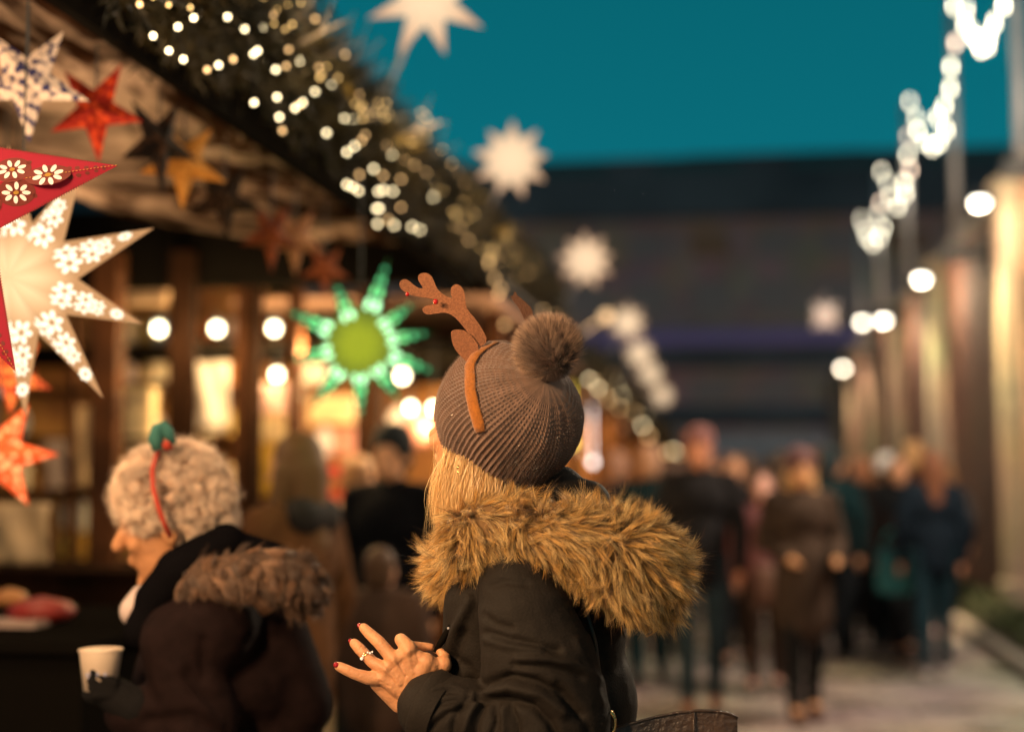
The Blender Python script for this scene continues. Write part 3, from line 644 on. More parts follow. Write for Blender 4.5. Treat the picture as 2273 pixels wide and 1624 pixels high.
# big white lantern star
paperglow = mat('star_paper', (.8, .6, .4), .6, emit=(1, .58, .28), es=.62)
def glowstar_mat(name, c_in, c_out, e_in, e_out, rad, r0=0):
    m = bpy.data.materials.new(name); m.use_nodes = True; nt = m.node_tree; b = nt.nodes['Principled BSDF']
    b.inputs['Base Color'].default_value = (.03, .02, .012, 1); b.inputs['Specular IOR Level'].default_value = 0
    tc = nt.nodes.new('ShaderNodeTexCoord'); ln = nt.nodes.new('ShaderNodeVectorMath'); ln.operation = 'LENGTH'; nt.links.new(tc.outputs['Object'], ln.inputs[0])
    mr = nt.nodes.new('ShaderNodeMapRange'); mr.inputs[1].default_value = r0; mr.inputs[2].default_value = rad; nt.links.new(ln.outputs['Value'], mr.inputs[0])
    mx = nt.nodes.new('ShaderNodeMix'); mx.data_type = 'RGBA'; mx.inputs[6].default_value = (*c_in, 1); mx.inputs[7].default_value = (*c_out, 1)
    nt.links.new(mr.outputs[0], mx.inputs[0]); nt.links.new(mx.outputs[2], b.inputs['Emission Color'])
    m2 = nt.nodes.new('ShaderNodeMapRange'); m2.inputs[1].default_value = r0; m2.inputs[2].default_value = rad; m2.inputs[3].default_value = e_in; m2.inputs[4].default_value = e_out; nt.links.new(ln.outputs['Value'], m2.inputs[0])
    nt.links.new(m2.outputs[0], b.inputs['Emission Strength']); return m
def centred(o, c):                # origin at the star's centre
    v = getv(o) - c; setv(o, v); o.location = c; bpy.context.view_layer.update()
wm1 = glowstar_mat('white_star_paper', (1, .74, .42), (.72, .36, .15), 2.2, .88, .12)
cut = mat('star_cutout', (.1, .1, .1), .5, spec=0, emit=(1, .86, .62), es=1.5)
C = P(45, 620, 2.95); pxm = 2.95 / FPX
tips = sorted([(-160, 300), (-123, 300), (-88, 305), (-55, 322), (-20, 290), (21, 318), (61, 285), (95, 300), (127, 300), (162, 300)])
tips = [(a, r * pxm) for a, r in tips]
v, f, nrm = starmesh(C, tips, 128 * pxm, .075)
b = MB(); b.add(v, f); b.v = list(b.v); nT = len(tips)
if np.dot(nrm, fwd) > 0: front = 1
else: front = 0
for i in range(nT):
    A = v[front]; T = v[2 + i]
    for Bq in (v[2 + nT + i], v[2 + nT + (i - 1) % nT]):
        L = np.linalg.norm(T - A)
        flower(b, A, T, Bq, L * .40, L * .050, L * .085, .0015, 6); flower(b, A, T, Bq, L * .56, L * .040, L * .07, .0015, 6)
        flower(b, A, T, Bq, L * .66, L * .024, L * .05, .0015, 6)
    flower(b, A, T, v[2 + nT + i], L * .80, L * .0, L * .05, .003, 8)
wso = b.obj('star_lantern', [wm1, cut]); centred(wso, C); setp(wso, 'large glowing white paper star with pierced flower pattern, at the left edge', 'star lantern'); cord(wso, C + np.array([0, 0, .25]), CZ)
plight(C - fwd * .26 + rgt * .1, 11, (1, .70, .42), .10); plight(C + fwd * .28, 11, (1, .7, .4), .08)

# red foreground star
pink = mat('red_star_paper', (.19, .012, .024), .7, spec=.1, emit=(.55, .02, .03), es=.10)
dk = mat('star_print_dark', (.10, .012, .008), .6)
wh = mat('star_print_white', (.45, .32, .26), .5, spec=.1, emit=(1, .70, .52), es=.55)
gd = mat('gold_print', (.6, .34, .07), .35, metal=.7)
pxm = 2.42 / FPX; C = P(-166, 440, 2.42)
tips = [(9.6 - 0 + 72 * k, 434 * pxm) for k in range(5)]
tips = sorted([(((a + 180) % 360) - 180, r) for a, r in tips])
v, f, nrm = starmesh(C, tips, 168 * pxm, .05); front = 0 if np.dot(nrm, -fwd) > 0 else 1
b = MB(); b.add(v, f)
for i in range(5):
    A = v[front]; T = v[2 + i]; L = np.linalg.norm(T - A)
    for Bq, s in ((v[2 + 5 + i], 0), (v[2 + 5 + (i - 1) % 5], 1)):
        for (uu, rr_) in ((.30, .10), (.485, .085)) + (((.655, .095),) if s == 0 else ()):
            vv = .085 if uu < .4 else (.062 if uu < .6 else .0)
            b.cur = 2; facet_disc(b, A, T, Bq, L * uu, L * vv, L * rr_ * (1.1 if uu < .6 else 1.2), L * rr_ * (.85 if uu < .6 else .6), .0006 if uu < .6 else .0014, 24)
            b.cur = 1
            for j in range(8):
                a = 2 * math.pi * j / 8 + .2; facet_disc(b, A, T, Bq, L * uu + L * rr_ * .58 * math.cos(a), L * vv + L * rr_ * .42 * math.sin(a), L * rr_ * .25, L * rr_ * .13, .0024, 10, a)
            b.cur = 3; facet_disc(b, A, T, Bq, L * uu, L * vv, L * rr_ * .16, L * rr_ * .12, .0024, 10)
            b.cur = 2; facet_disc(b, A, T, Bq, L * (uu + .085), L * vv * 1.5, L * .012, L * .012, .0006, 10)
        eL = unit(T - A); ub = float((np.array(Bq) - A) @ eL); vb = float(np.linalg.norm(np.array(Bq) - A - eL * ub)); b.cur = 2
        for sg in np.linspace(.06, .9, 44): facet_disc(b, A, T, Bq, L + (ub - L) * sg, vb * sg * (1 - .012 / (sg + .05)), L * .0026, L * .010 * min(1, sg * 3), .0008, 6)
        for uu in (.76, .80, .845, .89, .93):
            b.cur = 2; facet_disc(b, A, T, Bq, L * uu, L * (1 - uu) * .10, L * .030 * (1.25 - uu), L * .026 * (1.2 - uu), .0006, 12)
    b.cur = 3
    for uu in np.linspace(.55, .99, 26): facet_disc(b, A, T, v[2 + 5 + i], L * uu, 0, L * .006, L * .0022, .0022, 6)
# rename slots: 0 pink 1 white 2 dark 3 gold
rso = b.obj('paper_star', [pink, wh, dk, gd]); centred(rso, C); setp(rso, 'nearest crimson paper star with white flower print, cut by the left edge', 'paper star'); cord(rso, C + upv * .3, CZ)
b = MB()
v0 = v[front]
# row of unlit paper stars along the eave
def pstar(px, py, X, rpx, rot, yaw, colr, col2, lab, n=5, inn=.38, es=0, depth=None, tilt=0, pos=(.25, .52), vs=46, name='paper_star', grp='paper stars hanging under the canopy'):
    c = at_x(px, py, X) if depth is None else P(px, py, depth); d = (c - CAM) @ fwd; r = rpx * d / FPX
    e1 = rgt * math.cos(yaw) + fwd * math.sin(yaw); e2 = upv * math.cos(tilt) + fwd * math.sin(tilt); e2 = unit(e2 - e1 * np.dot(e1, e2))
    m = bpy.data.materials.new(name); m.use_nodes = True; nt = m.node_tree; bs = nt.nodes['Principled BSDF']; bs.inputs['Roughness'].default_value = .7; bs.inputs['Specular IOR Level'].default_value = .08
    tc = nt.nodes.new('ShaderNodeTexCoord'); vo = nt.nodes.new('ShaderNodeTexVoronoi'); vo.inputs['Scale'].default_value = vs; nt.links.new(tc.outputs['Object'], vo.inputs['Vector'])
    cr = nt.nodes.new('ShaderNodeValToRGB'); e = cr.color_ramp.elements; e[0].position = pos[0]; e[0].color = (*colr, 1); e[1].position = pos[1]; e[1].color = (*col2, 1); cr.color_ramp.interpolation = 'EASE'
    nt.links.new(vo.outputs['Distance'], cr.inputs[0]); nt.links.new(cr.outputs[0], bs.inputs['Base Color'])
    if es: nt.links.new(cr.outputs[0], bs.inputs['Emission Color']); bs.inputs['Emission Strength'].default_value = es
    tips = [(90 + rot + 360 / n * k, r) for k in range(n)]
    v, f, nrm = starmesh(c, tips, r * inn, r * .22, e1, e2); b = MB(); b.add(v, f)
    o = b.obj(name, m); centred(o, c); setp(o, lab, name.replace('_', ' '), grp); cord(o, c + np.array([0, 0, r * .3]), CZ if c[2] < CZ else c[2] + .1); return o
pstar(60, 180, -1.52, 138, 176 + 6, .25, (.62, .5, .42), (.03, .03, .10), 'white paper star with navy scroll pattern, top left under the canopy', pos=(.50, .66), vs=58)
pstar(212, 245, -1.50, 118, 180 + 4, -.2, (.45, .05, .012), (.20, .012, .006), 'orange red paper star beside the white and navy one')
pstar(352, 318, -1.50, 115, 186, .95, (.05, .022, .010), (.008, .005, .004), 'dark patterned paper star turned edge on, left of the golden star')
pstar(408, 362, -1.50, 105, 178, .55, (.55, .25, .05), (.42, .17, .03), 'plain golden ochre paper star')
pstar(498, 442, -1.50, 92, 184, .35, (.05, .025, .012), (.010, .006, .004), 'dark brown paper star right of the golden star')
pstar(603, 520, -1.50, 88, 180, .8, (.22, .045, .01), (.09, .02, .008), 'rust brown paper star near the far end of the canopy')
pstar(655, 530, -1.50, 86, 180, .7, (.42, .18, .08), (.25, .1, .05), 'tan paper star next to the rust brown one')
pstar(722, 598, -1.50, 62, 180, .5, (.35, .10, .03), (.2, .05, .02), 'small orange brown paper star above the green star')
pstar(-5, 1010, -1.9, 130, 150, .2, (1.0, .36, .16), (.62, .08, .02), 'glowing coral red star lantern low at the left edge', 6, .42, .9, name='star_lantern')
pstar(28, 830, -1.9, 92, 176, .6, (.9, .25, .06), (.4, .06, .02), 'small orange star lantern behind the lower points of the white star', 5, .4, .6, name='star_lantern')

# green star
gm = glowstar_mat('green_star_paper', (.55, .60, .02), (.012, .15, .04), 1.05, .38, .16, .03)
gc = mat('green_cutout', (.1, .2, .1), .5, emit=(.18, .90, .30), es=1.7); gc2 = mat('green_cutout_bright', (.1, .2, .1), .5, emit=(.46, 1, .50), es=2.6)
d = 4.7; pxm = d / FPX; C = P(800, 765, d)
tips = [(72, 205), (38, 160), (10, 165), (-20, 185), (-55, 160), (-90, 170), (-128, 180), (-167, 165), (155, 185), (112, 155)]
tips = [(a, r * pxm) for a, r in sorted(tips)]
v, f, nrm = starmesh(C, tips, 72 * pxm, .07); nT = len(tips); front = 0 if np.dot(nrm, -fwd) > 0 else 1
b = MB(); b.add(v, f)
for i in range(nT):
    A = v[front]; T = v[2 + i]
    for Bq in (v[2 + nT + i], v[2 + nT + (i - 1) % nT]):
        L = np.linalg.norm(T - A)
        for uu, ru, mi in ((.46, .066, 2), (.61, .050, 1), (.74, .036, 3), (.86, .022, 4)):
            b.cur = mi; facet_disc(b, A, T, Bq, L * uu, L * .30 * (1 - uu) * .45, L * ru * 1.05, L * ru * .8, .0015, 10)
gs = b.obj('star_lantern', [gm, gc, gc2, mat('green_cutout_mid', (.1, .2, .1), .5, emit=(.09, .70, .26), es=1.5), mat('green_cutout_tip', (.05, .1, .05), .5, emit=(.05, .55, .22), es=1.5)]); centred(gs, C); setp(gs, 'glowing green paper star with yellow centre', 'star lantern'); cord(gs, C + np.array([0, 0, .2]), CZ - .02)
plight(C - fwd * .25, 3, (.8, .9, .3), .1)

# plastic stars on poles over the roofs
ivory = lambda i: glowstar_mat('pole_star_%d' % i, (1, .80, .50), (.95, .55, .33), 1.25, .78, .2)
armm = mat('pale_rod', (.35, .34, .38), .5)
labs = ['white star lantern on a rod against the sky, cut by the top edge', 'white star lantern glowing in front of the roofline, end of the pale rod', 'third white star lantern down the row, before the dark building', 'fourth white star lantern, just above the far amber lights', 'fifth white star lantern in the row going down the lane', 'sixth white star lantern, partly merged with its neighbours', 'last and lowest white star lantern in the row']
for i, (px, py, rpx, X, rot) in enumerate(((948, -2, 140, -1.15, 18), (1135, 355, 88, -1.15, 8), (1300, 578, 66, -1.15, 12), (1393, 716, 44, -1.15, 5), (1420, 785, 36, -1.15, 9), (1445, 830, 30, -1.15, 0), (1470, 877, 28, -1.15, 14))):
    c = at_x(px, py, X); d = (c - CAM) @ fwd; pm = d / FPX; n = 9 if i else 8
    e1 = rgt; e2 = upv
    tips = [(rot + 360 / n * k, rpx * pm * (1.0 if (k % 3) else .93)) for k in range(n)]
    tips = sorted([(((a + 180) % 360) - 180, r) for a, r in tips])
    v, f, nrm = starmesh(c, tips, rpx * pm * (.55 if i else .42), rpx * pm * .35); b = MB(); b.add(v, f)
    o = b.obj('star_lantern', ivory(i)); centred(o, c); setp(o, labs[i], 'star lantern', 'white star lanterns on rods')
    q = np.array([-1.42, c[1] + (.25 if i else .3), c[2] - (.45 if i else .35)]); b = MB(); b.tube([q, c], .010, 6); b.obj('rod', armm, o)
    plight(c + np.array([.3, -.1, -.25]), 3.5 if i < 4 else 2, (1, .75, .48), .1)
c = at_x(1345, 702, -1.15); b = MB(); b.ball(c, .05); b.tube([c, c + np.array([-.3, 0, -.2])], .008, 5); setp(b.obj('round_lantern', mat('peach_lantern', (1, .7, .4), .5, emit=(1, .62, .32), es=1.3), None, True), 'round amber lantern beside the fourth white star', 'lantern')
c = at_x(1832, 700, 1.0); tips = [(45 * k, .22 if k % 2 else .16) for k in range(8)]; v, f, nrm = starmesh(c, tips, .1, .07); b = MB(); b.add(v, f); b.tube([c, c + np.array([0, 0, .25])], .004, 5)
setp(b.obj('star_lantern', mat('dim_star', (.7, .6, .55), .5, emit=(.8, .55, .45), es=.55)), 'dim pale star hanging alone before the dark building', 'star lantern')
# unseen lamps added under the near canopy to light the woman and ceiling
for i, p in enumerate(((-1.35, 1.15, 2.25), (-1.45, .1, 2.3), (-2.3, 2.6, 2.3), (-2.4, 4.4, 2.3))):
    p = np.array(p); t = thing('light_bulb', ['bare bulb under the canopy, first behind the camera side', 'bare bulb under the canopy, nearest to the viewer', 'bare bulb under the canopy behind the navy star', 'bare bulb under the canopy at mid depth'][i], 'light bulb', tuple(p), 'hanging bulbs in the stall')
    b = MB(); b.ball(p, .035, n=14, m=10); b.obj('glass', bulbw, t, True)
    b = MB(); b.cap(p + np.array([0, 0, .03]), p + np.array([0, 0, .07]), .016, .016); b.tube([p + np.array([0, 0, .07]), (p[0], p[1], CZ)], .004, 5); b.obj('cord', wire, t)
    if i > 1: plight(p + np.array([0, 0, -.09]), (0, 0, 26, 26)[i], (1, .64, .34), .14)
    else:
        b = MB(); b.tube([p + np.array([0, 0, .085]), p + np.array([0, 0, .07]), p + np.array([0, 0, -.005])], [.03, .07, .17], 20, False); b.obj('shade', metal, t, True)  # added shade; the spot below leaves the canopy ceiling unlit
        slight(p + np.array([0, 0, -.06]), p + np.array([.75, (.9, 1.6)[i], -.75]), (150, 250)[i], (1, .64, .34), 150, .12, .25)
# ================================================================== the woman in the beanie
DW = 2.45
def Q(px, py, dz=0.0): return P(px, py, DW + dz)
S = 1288.0                                    # px per metre at her distance
skin = mat('skin', (.60, .28, .13), .5, spec=.35, noise_scale=45, noise_amt=.16, bump=.22, bump_scale=220)
skin.node_tree.nodes['Principled BSDF'].inputs['Subsurface Weight'].default_value = .12
skin.node_tree.nodes['Principled BSDF'].inputs['Subsurface Radius'].default_value = (.01, .004, .002)
woman = thing('person', 'woman seen from behind in pompom beanie with antler headband and fur hooded black parka', 'person', tuple(ground(1190, 2.47)))
def camrot(x, y, z):                          # rows: local axes given in camera coords -> 3x3 matrix (columns are axes)
    X = D(*x); Y = D(*y); Y = unit(Y - X * np.dot(X, Y)); Z = np.cross(X, Y); return np.stack([X, Y, Z], 1)

# ---- head frame
F_ = D(-.80, .30, -.50); U_ = D(.30, .86, .42); U_ = unit(U_ - F_ * np.dot(F_, U_)); L_ = np.cross(U_, F_)   # forward, up, her left
HR = np.stack([F_, L_, U_], 1)
hc = Q(1083, 968, 0.0)
def hp_(x, y, z): return hc + F_ * x + L_ * y + U_ * z
b = MB()
b.ball(hp_(0, 0, .02), (.096, .074, .10), HR, 20, 14)                  # cranium
b.ball(hp_(.035, 0, -.045), (.058, .055, .075), HR, 16, 12)            # face, jaw
b.ball(hp_(.085, 0, .012), (.016, .045, .012), HR)                     # brow
b.cap(hp_(.092, 0, -.005), hp_(.112, 0, -.038), .008, .013)            # nose
b.ball(hp_(.092, 0, -.068), (.010, .022, .009), HR)                    # lips
b.ball(hp_(.082, 0, -.102), (.016, .018, .014), HR)                    # chin
for s in (-1, 1):
    b.ball(hp_(.078, s * .034, -.03), (.018, .02, .018), HR)           # cheeks
    b.ball(hp_(-.004, s * .075, -.022), (.018, .009, .030), HR)        # ears
# neck, shoulders, trunk, legs down to the ground
b.cap(Q(1135, 1045, .02), Q(1175, 1180, .03), .056, .062)
b.cap(Q(1180, 1240, .03), Q(1200, 1700, .03), .10, .12)
hipc = Q(1205, 1980, .03)
b.cap(Q(1200, 1700, .03), hipc, .12, .14)
for s in (-1, 1):
    hx = hipc + L_ * .08 * s; kn = hx + np.array([-.03 * 1, 0, -.42]); an = kn + np.array([.02, .0, -.40])
    hx2 = hx.copy(); an[2] = .09; kn[2] = .48
    b.cap(hx2, kn, .085, .055); b.cap(kn, an, .052, .038); b.cap(an, an + np.array([-.15, .03, -.05]), .038, .03)
b.cap(Q(1160, 1290, -.12), Q(1205, 1600, -.16), .045, .038); b.cap(Q(1205, 1600, -.16), Q(985, 1580, -.13), .036, .028)
b.cap(Q(1240, 1290, .20), Q(1200, 1560, .22), .045, .038); b.cap(Q(1200, 1560, .22), Q(1060, 1500, .10), .036, .026)
body = blob('body', b, skin, .006, 5, woman)

# ---- left hand, in its own close-up coordinates
def H(zx, zy, dz): return Q(727.4 + .1672 * zx, 1352.5 + .1672 * zy, dz)
k = .00013
b = MB()
def chain(pts):
    for (x0, y0, r0, d0), (x1, y1, r1, d1) in zip(pts[:-1], pts[1:]): b.cap(H(x0, y0, d0), H(x1, y1, d1), r0 * k * 1.17, r1 * k * 1.17, 16)
pinky = [(150, 752, 52, -.140), (250, 800, 60, -.142), (370, 855, 62, -.142), (540, 905, 74, -.138), (740, 900, 82, -.135)]
ring_ = [(352, 445, 54, -.110), (420, 515, 64, -.122), (500, 600, 62, -.128), (600, 700, 66, -.132), (770, 790, 78, -.138)]
midf = [(478, 240, 54, -.100), (560, 320, 64, -.112), (680, 430, 70, -.126), (790, 560, 74, -.132), (880, 660, 84, -.138)]
index = [(1080, 530, 90, -.138), (1020, 450, 80, -.128), (970, 395, 70, -.112), (985, 420, 60, -.092), (1120, 480, 55, -.078), (1270, 490, 50, -.072), (1370, 495, 42, -.07)]
for c_ in (pinky, ring_, midf, index): chain(c_)
chain([(1330, 830, 110, -.12), (1530, 730, 100, -.125), (1560, 640, 62, -.11), (1500, 560, 46, -.098), (1440, 540, 36, -.092)])   # thumb
for (x1, y1, r1) in ((740, 900, 86), (780, 790, 84), (890, 665, 88), (1060, 545, 92), (1300, 700, 110)): b.cap(H(1120, 1120, -.126), H(x1, y1, -.1355), 165 * k, r1 * k * 1.15, 16)
for (xa, ya), (xb, yb) in (((740, 900), (780, 790)), ((780, 790), (890, 665)), ((890, 665), (1060, 560)), ((1060, 560), (1300, 700)), ((900, 900), (1100, 700)), ((850, 980), (1000, 900)), ((1000, 820), (1250, 800))): b.cap(H(xa, ya, -.1355), H(xb, yb, -.1355), 98 * k, 98 * k, 16)
for (xa, ya), (xb, yb) in (((900, 1000), (1300, 900)), ((850, 820), (1150, 700)), ((1000, 960), (1350, 760)), ((1150, 640), (1380, 740))): b.cap(H(xa, ya, -.132), H(xb, yb, -.132), 120 * k, 115 * k, 16)
b.cap(H(640, 990, -.125), H(960, 1240, -.115), 78 * k, 130 * k); b.cap(H(1120, 1120, -.118), H(1420, 1330, -.12), 165 * k, 175 * k)
b.cap(H(1300, 720, -.122), H(1200, 980, -.12), 110 * k, 150 * k)
hand = blob('hand', b, skin, .0012, 26, None, .5)
v = getv(hand); n = getn(hand); x, y = proj(v)
zx = (x - 727.4) / .1672; zy = (y - 1352.5) / .1672; facing = np.clip(n @ -fwd, 0, 1)
dsp = np.zeros(len(v))
for pl, wd, h in (([(880, 680), (930, 760), (1000, 850), (1060, 960)], 26, .0018), ([(770, 800), (850, 870), (960, 990)], 26, .0020), ([(700, 920), (790, 1010), (880, 1120)], 28, .0016), ([(1060, 560), (1090, 700), (1130, 850)], 30, .0012),
                 ([(940, 720), (1040, 880)], 16, -.0016), ([(840, 900), (900, 980)], 18, -.0016), ([(700, 950), (830, 1020)], 16, -.0012), ([(1190, 570), (1200, 720)], 26, -.0012), ([(1440, 620), (1450, 760)], 30, -.0012),
                 ([(300, 760), (280, 860)], 7, -.0006), ([(318, 765), (296, 868)], 7, -.0006), ([(440, 780), (410, 900)], 7, -.0006), ([(390, 450), (350, 540)], 7, -.0006), ([(408, 462), (368, 556)], 7, -.0006), ([(530, 560), (470, 640)], 7, -.0006), ([(520, 240), (480, 330)], 7, -.0006), ([(545, 262), (505, 352)], 7, -.0006), ([(660, 330), (600, 420)], 7, -.0006), ([(678, 345), (620, 438)], 7, -.0006), ([(700, 560), (660, 640)], 7, -.0006), ([(640, 640), (590, 720)], 7, -.0006), ([(560, 330), (600, 290)], 14, -.0009), ([(410, 540), (460, 480)], 12, -.0008), ([(680, 400), (720, 350)], 14, -.0007), ([(1010, 600), (1080, 540)], 50, .0018), ([(850, 640), (880, 600)], 40, .0014), ([(690, 740), (760, 770)], 40, .0012)):
    dsp += .85 * h * np.exp(-(seg_dist(zx, zy, pl) / wd) ** 2)
setv(hand, v + n * (dsp * facing)[:, None]); attach(hand, woman)
hand['label'] = 'hand with dark red nails and a diamond ring'
# nails
nailm = mat('nail_polish', (.28, .006, .01), .12, spec=.7)
b = MB()
for (zx_, zy_, dz_, rot, rx, ry) in ((128, 738, -.160, 35, 42, 34), (440, 222, -.112, 45, 44, 30), (318, 425, -.121, 50, 40, 26)):
    a = R(-rot); e1 = rgt * math.cos(a) + upv * math.sin(a); e2 = np.cross(-fwd, e1)
    b.ball(H(zx_ - 10, zy_ - 6, dz_ + .018), (rx * k * 1.0, ry * k * 1.15, .0065), np.stack([e1, e2, -fwd], 1), 16, 10)
b.obj('nail', nailm, woman, True)
goldm = mat('gold', (.85, .55, .22), .22, metal=1); gem = mat('diamond', (.95, .9, .85), .05, spec=1, emit=(1, .8, .6), es=.25)
b = MB(); a0 = H(430, 640, -.128); a1 = H(590, 555, -.128); cen = H(510, 598, -.128); ax = unit(H(600, 700, -.132) - H(420, 515, -.122)); sd = unit(a1 - a0); up_ = unit(np.cross(ax, sd))
for o_ in (-.0016, .0016):
    b.tube([cen + ax * o_ + (sd * math.cos(t) + up_ * math.sin(t)) * .0092 for t in np.linspace(0, 2 * math.pi, 28)], .0009, 6, False)
rg = b.obj('ring', goldm, woman, True)
b = MB()
for zx_, zy_, r in ((560, 575, 15), (530, 565, 12), (590, 560, 12), (452, 648, 22), (470, 610, 14)): b.ball(H(zx_, zy_, -.139), r * k, n=6, m=4)
g_ = b.obj('gemstone', gem, rg)

# ---- beanie
AX = D(.45, .555, .70); f0 = D(-.85, .1, -.5); FH = unit(f0 - AX * np.dot(AX, f0)); SH = np.cross(AX, FH)
HC = Q(1089, 987, 0.0)
def hat_prof(t):
    r = np.where(t < .42, 1.0 + .16 * np.sin(t / .42 * np.pi / 2), 1.16 * np.sqrt(np.clip(1 - ((t - .42) / .58) ** 2.3, 0, 1)))
    return r
HH, HA, HB = .205, .1075, .095
NR = 86
def hat_pt(t, phi, extra=0):
    r = hat_prof(t); off = FH * (.012 * np.sin(np.pi * t))[..., None] if isinstance(t, np.ndarray) else FH * .012 * math.sin(math.pi * t)
    if isinstance(t, np.ndarray):
        return HC + AX * (t * HH)[..., None] + off + FH * ((HA + extra) * r * np.cos(phi))[..., None] + SH * ((HB + extra) * r * np.sin(phi))[..., None]
    return HC + AX * t * HH + off + FH * (HA + extra) * r * math.cos(phi) + SH * (HB + extra) * r * math.sin(phi)
nph, ntt = NR * 10, 250
phi = np.linspace(0, 2 * np.pi, nph, endpoint=False); tt = 1 - (1 - np.linspace(0, .9965, ntt)) ** 1.25
TT, PP = np.meshgrid(tt, phi, indexing='ij')
fr = (PP * NR / (2 * np.pi)) % 1.0; rib = np.abs(np.cos(np.pi * fr)) ** .8
stitch = np.sin(2 * np.pi * (TT * 40 + 1.1 * np.abs(fr - .5) * 1.0))
amp = np.clip(hat_prof(TT) * 2.6, 0, 1)
ext = (-.0032 * rib + .0024 * stitch * (1 - rib * .5)) * amp + .0007 * np.sin(fr * 0 + np.floor(PP * NR / 6.2832) * 12.9898 * 3) + .0012 * np.sin(PP * 7 + TT * 5) - .0045 * np.clip((TT - .62) / .38, 0, 1) * np.abs(np.cos(PP * 9 + .6 * np.sin(PP * 2))) + .0026 * np.sin(PP * 3 - TT * 6 + 1) + .0016 * np.sin(PP * 5 + TT * 11)
V = hat_pt(TT, PP, ext).reshape(-1, 3)
idx = (np.arange(ntt - 1)[:, None] * nph + np.arange(nph)[None, :]); nx = (np.arange(ntt - 1)[:, None] * nph + (np.arange(nph)[None, :] + 1) % nph)
Fq = np.stack([idx, nx, nx + nph, idx + nph], -1).reshape(-1, 4)
inn = hat_pt(np.full(nph, .012), phi, -.008); inn2 = hat_pt(np.full(nph, .12), phi, -.012)
base = len(V); V = np.concatenate([V, inn, inn2]); r0 = np.arange(nph); r1 = (r0 + 1) % nph
Fq = np.concatenate([Fq, np.stack([r1, r0, base + r0, base + r1], -1), np.stack([base + r1, base + r0, base + nph + r0, base + nph + r1], -1)])
knit = mat('knit_wool', (.175, .100, .070), .85, spec=.2, sheen=.5, noise_scale=60, noise_amt=.25, bump=.25, bump_scale=500)
me = bpy.data.meshes.new('beanie'); me.vertices.add(len(V)); me.vertices.foreach_set('co', V.ravel()); me.loops.add(Fq.size)
me.loops.foreach_set('vertex_index', Fq.ravel().astype(np.int32)); me.polygons.add(len(Fq)); me.polygons.foreach_set('loop_start', np.arange(0, Fq.size, 4, dtype=np.int32)); me.update(calc_edges=True)
hat = link('beanie', me, knit, woman)
# wool fuzz and metal thread flecks
t_ = RNG.random(30000) * .97; t_ = t_[RNG.random(30000) < hat_prof(t_) ** 2 / 1.4]; cnt = len(t_); p_ = RNG.uniform(0, 2 * np.pi, cnt); r_ = hat_pt(t_, p_, -.001); o_ = unit(r_ - (HC + AX * .09))
pa = r_[:, None] + (unit(o_ + RNG.normal(0, .9, (cnt, 3))))[:, None] * (np.linspace(0, 1, 3)[None, :, None] * RNG.uniform(.002, .007, (cnt, 1, 1)))
fz_ = hair_mesh('wool_fuzz', mat('wool_fuzz', (.26, .18, .15), .9), r_, pa, np.full(cnt, .00022), np.ones((cnt, 3, 3)), hat)
cnt = 60; t_ = RNG.random(cnt) * .9; p_ = RNG.uniform(0, 2 * np.pi, cnt); r_ = hat_pt(t_, p_, .0010); r2 = hat_pt(t_ + .012, p_ + .01, .0010)
pa = r_[:, None] + (r2 - r_)[:, None] * (np.linspace(0, 1, 3)[None, :, None]) * 1.4
hair_mesh('metal_thread', mat('metal_thread', (.95, .8, .6), .2, metal=.6, emit=(1, .8, .55), es=.25), r_, pa, np.full(cnt, .0007), np.ones((cnt, 3, 3)), hat)

# ---- pompom
pc = Q(1221, 785, -.165)
b = MB(); b.ball(pc, .034, n=24, m=16)
pcore = blob('pompom', b, mat('pom_core', (.14, .085, .06), .9), .004, 2, woman)
cnt = 24000; dirs = unit(RNG.normal(size=(cnt, 3)))
pole = unit(D(-.25, .9, .1)); root = pc + dirs * .030
lng = RNG.uniform(.021, .036, (cnt, 1))
pw_ = D(-.34, .90, .10); w_ = unit(dirs * .62 + pw_ * 1.0 + RNG.normal(0, .16, (cnt, 3)))
sw = unit(np.cross(dirs, D(0, 0, 1))) * .12
s_ = np.linspace(0, 1, 6)[None, :, None]
# gentle clumps
ncl = 500; cid = RNG.choice(cnt, ncl, replace=False); own = np.empty(cnt, int)
for i in range(0, cnt, 4000): own[i:i + 4000] = (dirs[i:i + 4000] @ dirs[cid].T).argmax(1)
tipdir = unit(w_ + sw + RNG.normal(0, .10, (cnt, 3))); tipc = unit(w_[cid] + sw[cid] + RNG.normal(0, .16, (ncl, 3)))[own]
tipd = unit(tipdir * .45 + tipc * .55)
pa = root[:, None] + dirs[:, None] * s_ * .012 + tipd[:, None] * lng[:, None] * s_ ** 1.2 - np.array([0, 0, .004]) * s_ ** 2
cA, cB, cC = np.array([.17, .10, .07]), np.array([.58, .38, .26]), np.array([.07, .035, .022])
mixc = RNG.random((cnt, 1, 1)); cc = (cA * (1 - s_) + cB * s_) * (.7 + .5 * mixc); cc = np.where((RNG.random((cnt, 1, 1)) < .30), cC + 0 * cc, cc)
us = unit(RNG.normal(size=(9000, 3))); ur = pc + us * .031; up_a = ur[:, None] + unit(us + RNG.normal(0, .4, (9000, 3)))[:, None] * (np.linspace(0, .017, 4)[None, :, None])
furm = mat('fur_strand', (1, 1, 1), .5, spec=.35, attr='col', sheen=.3)
hair_mesh('pompom_underfur', furm, ur, up_a, np.full(9000, .0008), np.ones((9000, 4, 3)) * np.array([.12, .07, .05]) * RNG.uniform(.6, 1.3, (9000, 1, 1)), pcore)
hair_mesh('pompom_fur', furm, root, pa, RNG.uniform(.0004, .0008, cnt), cc, pcore)

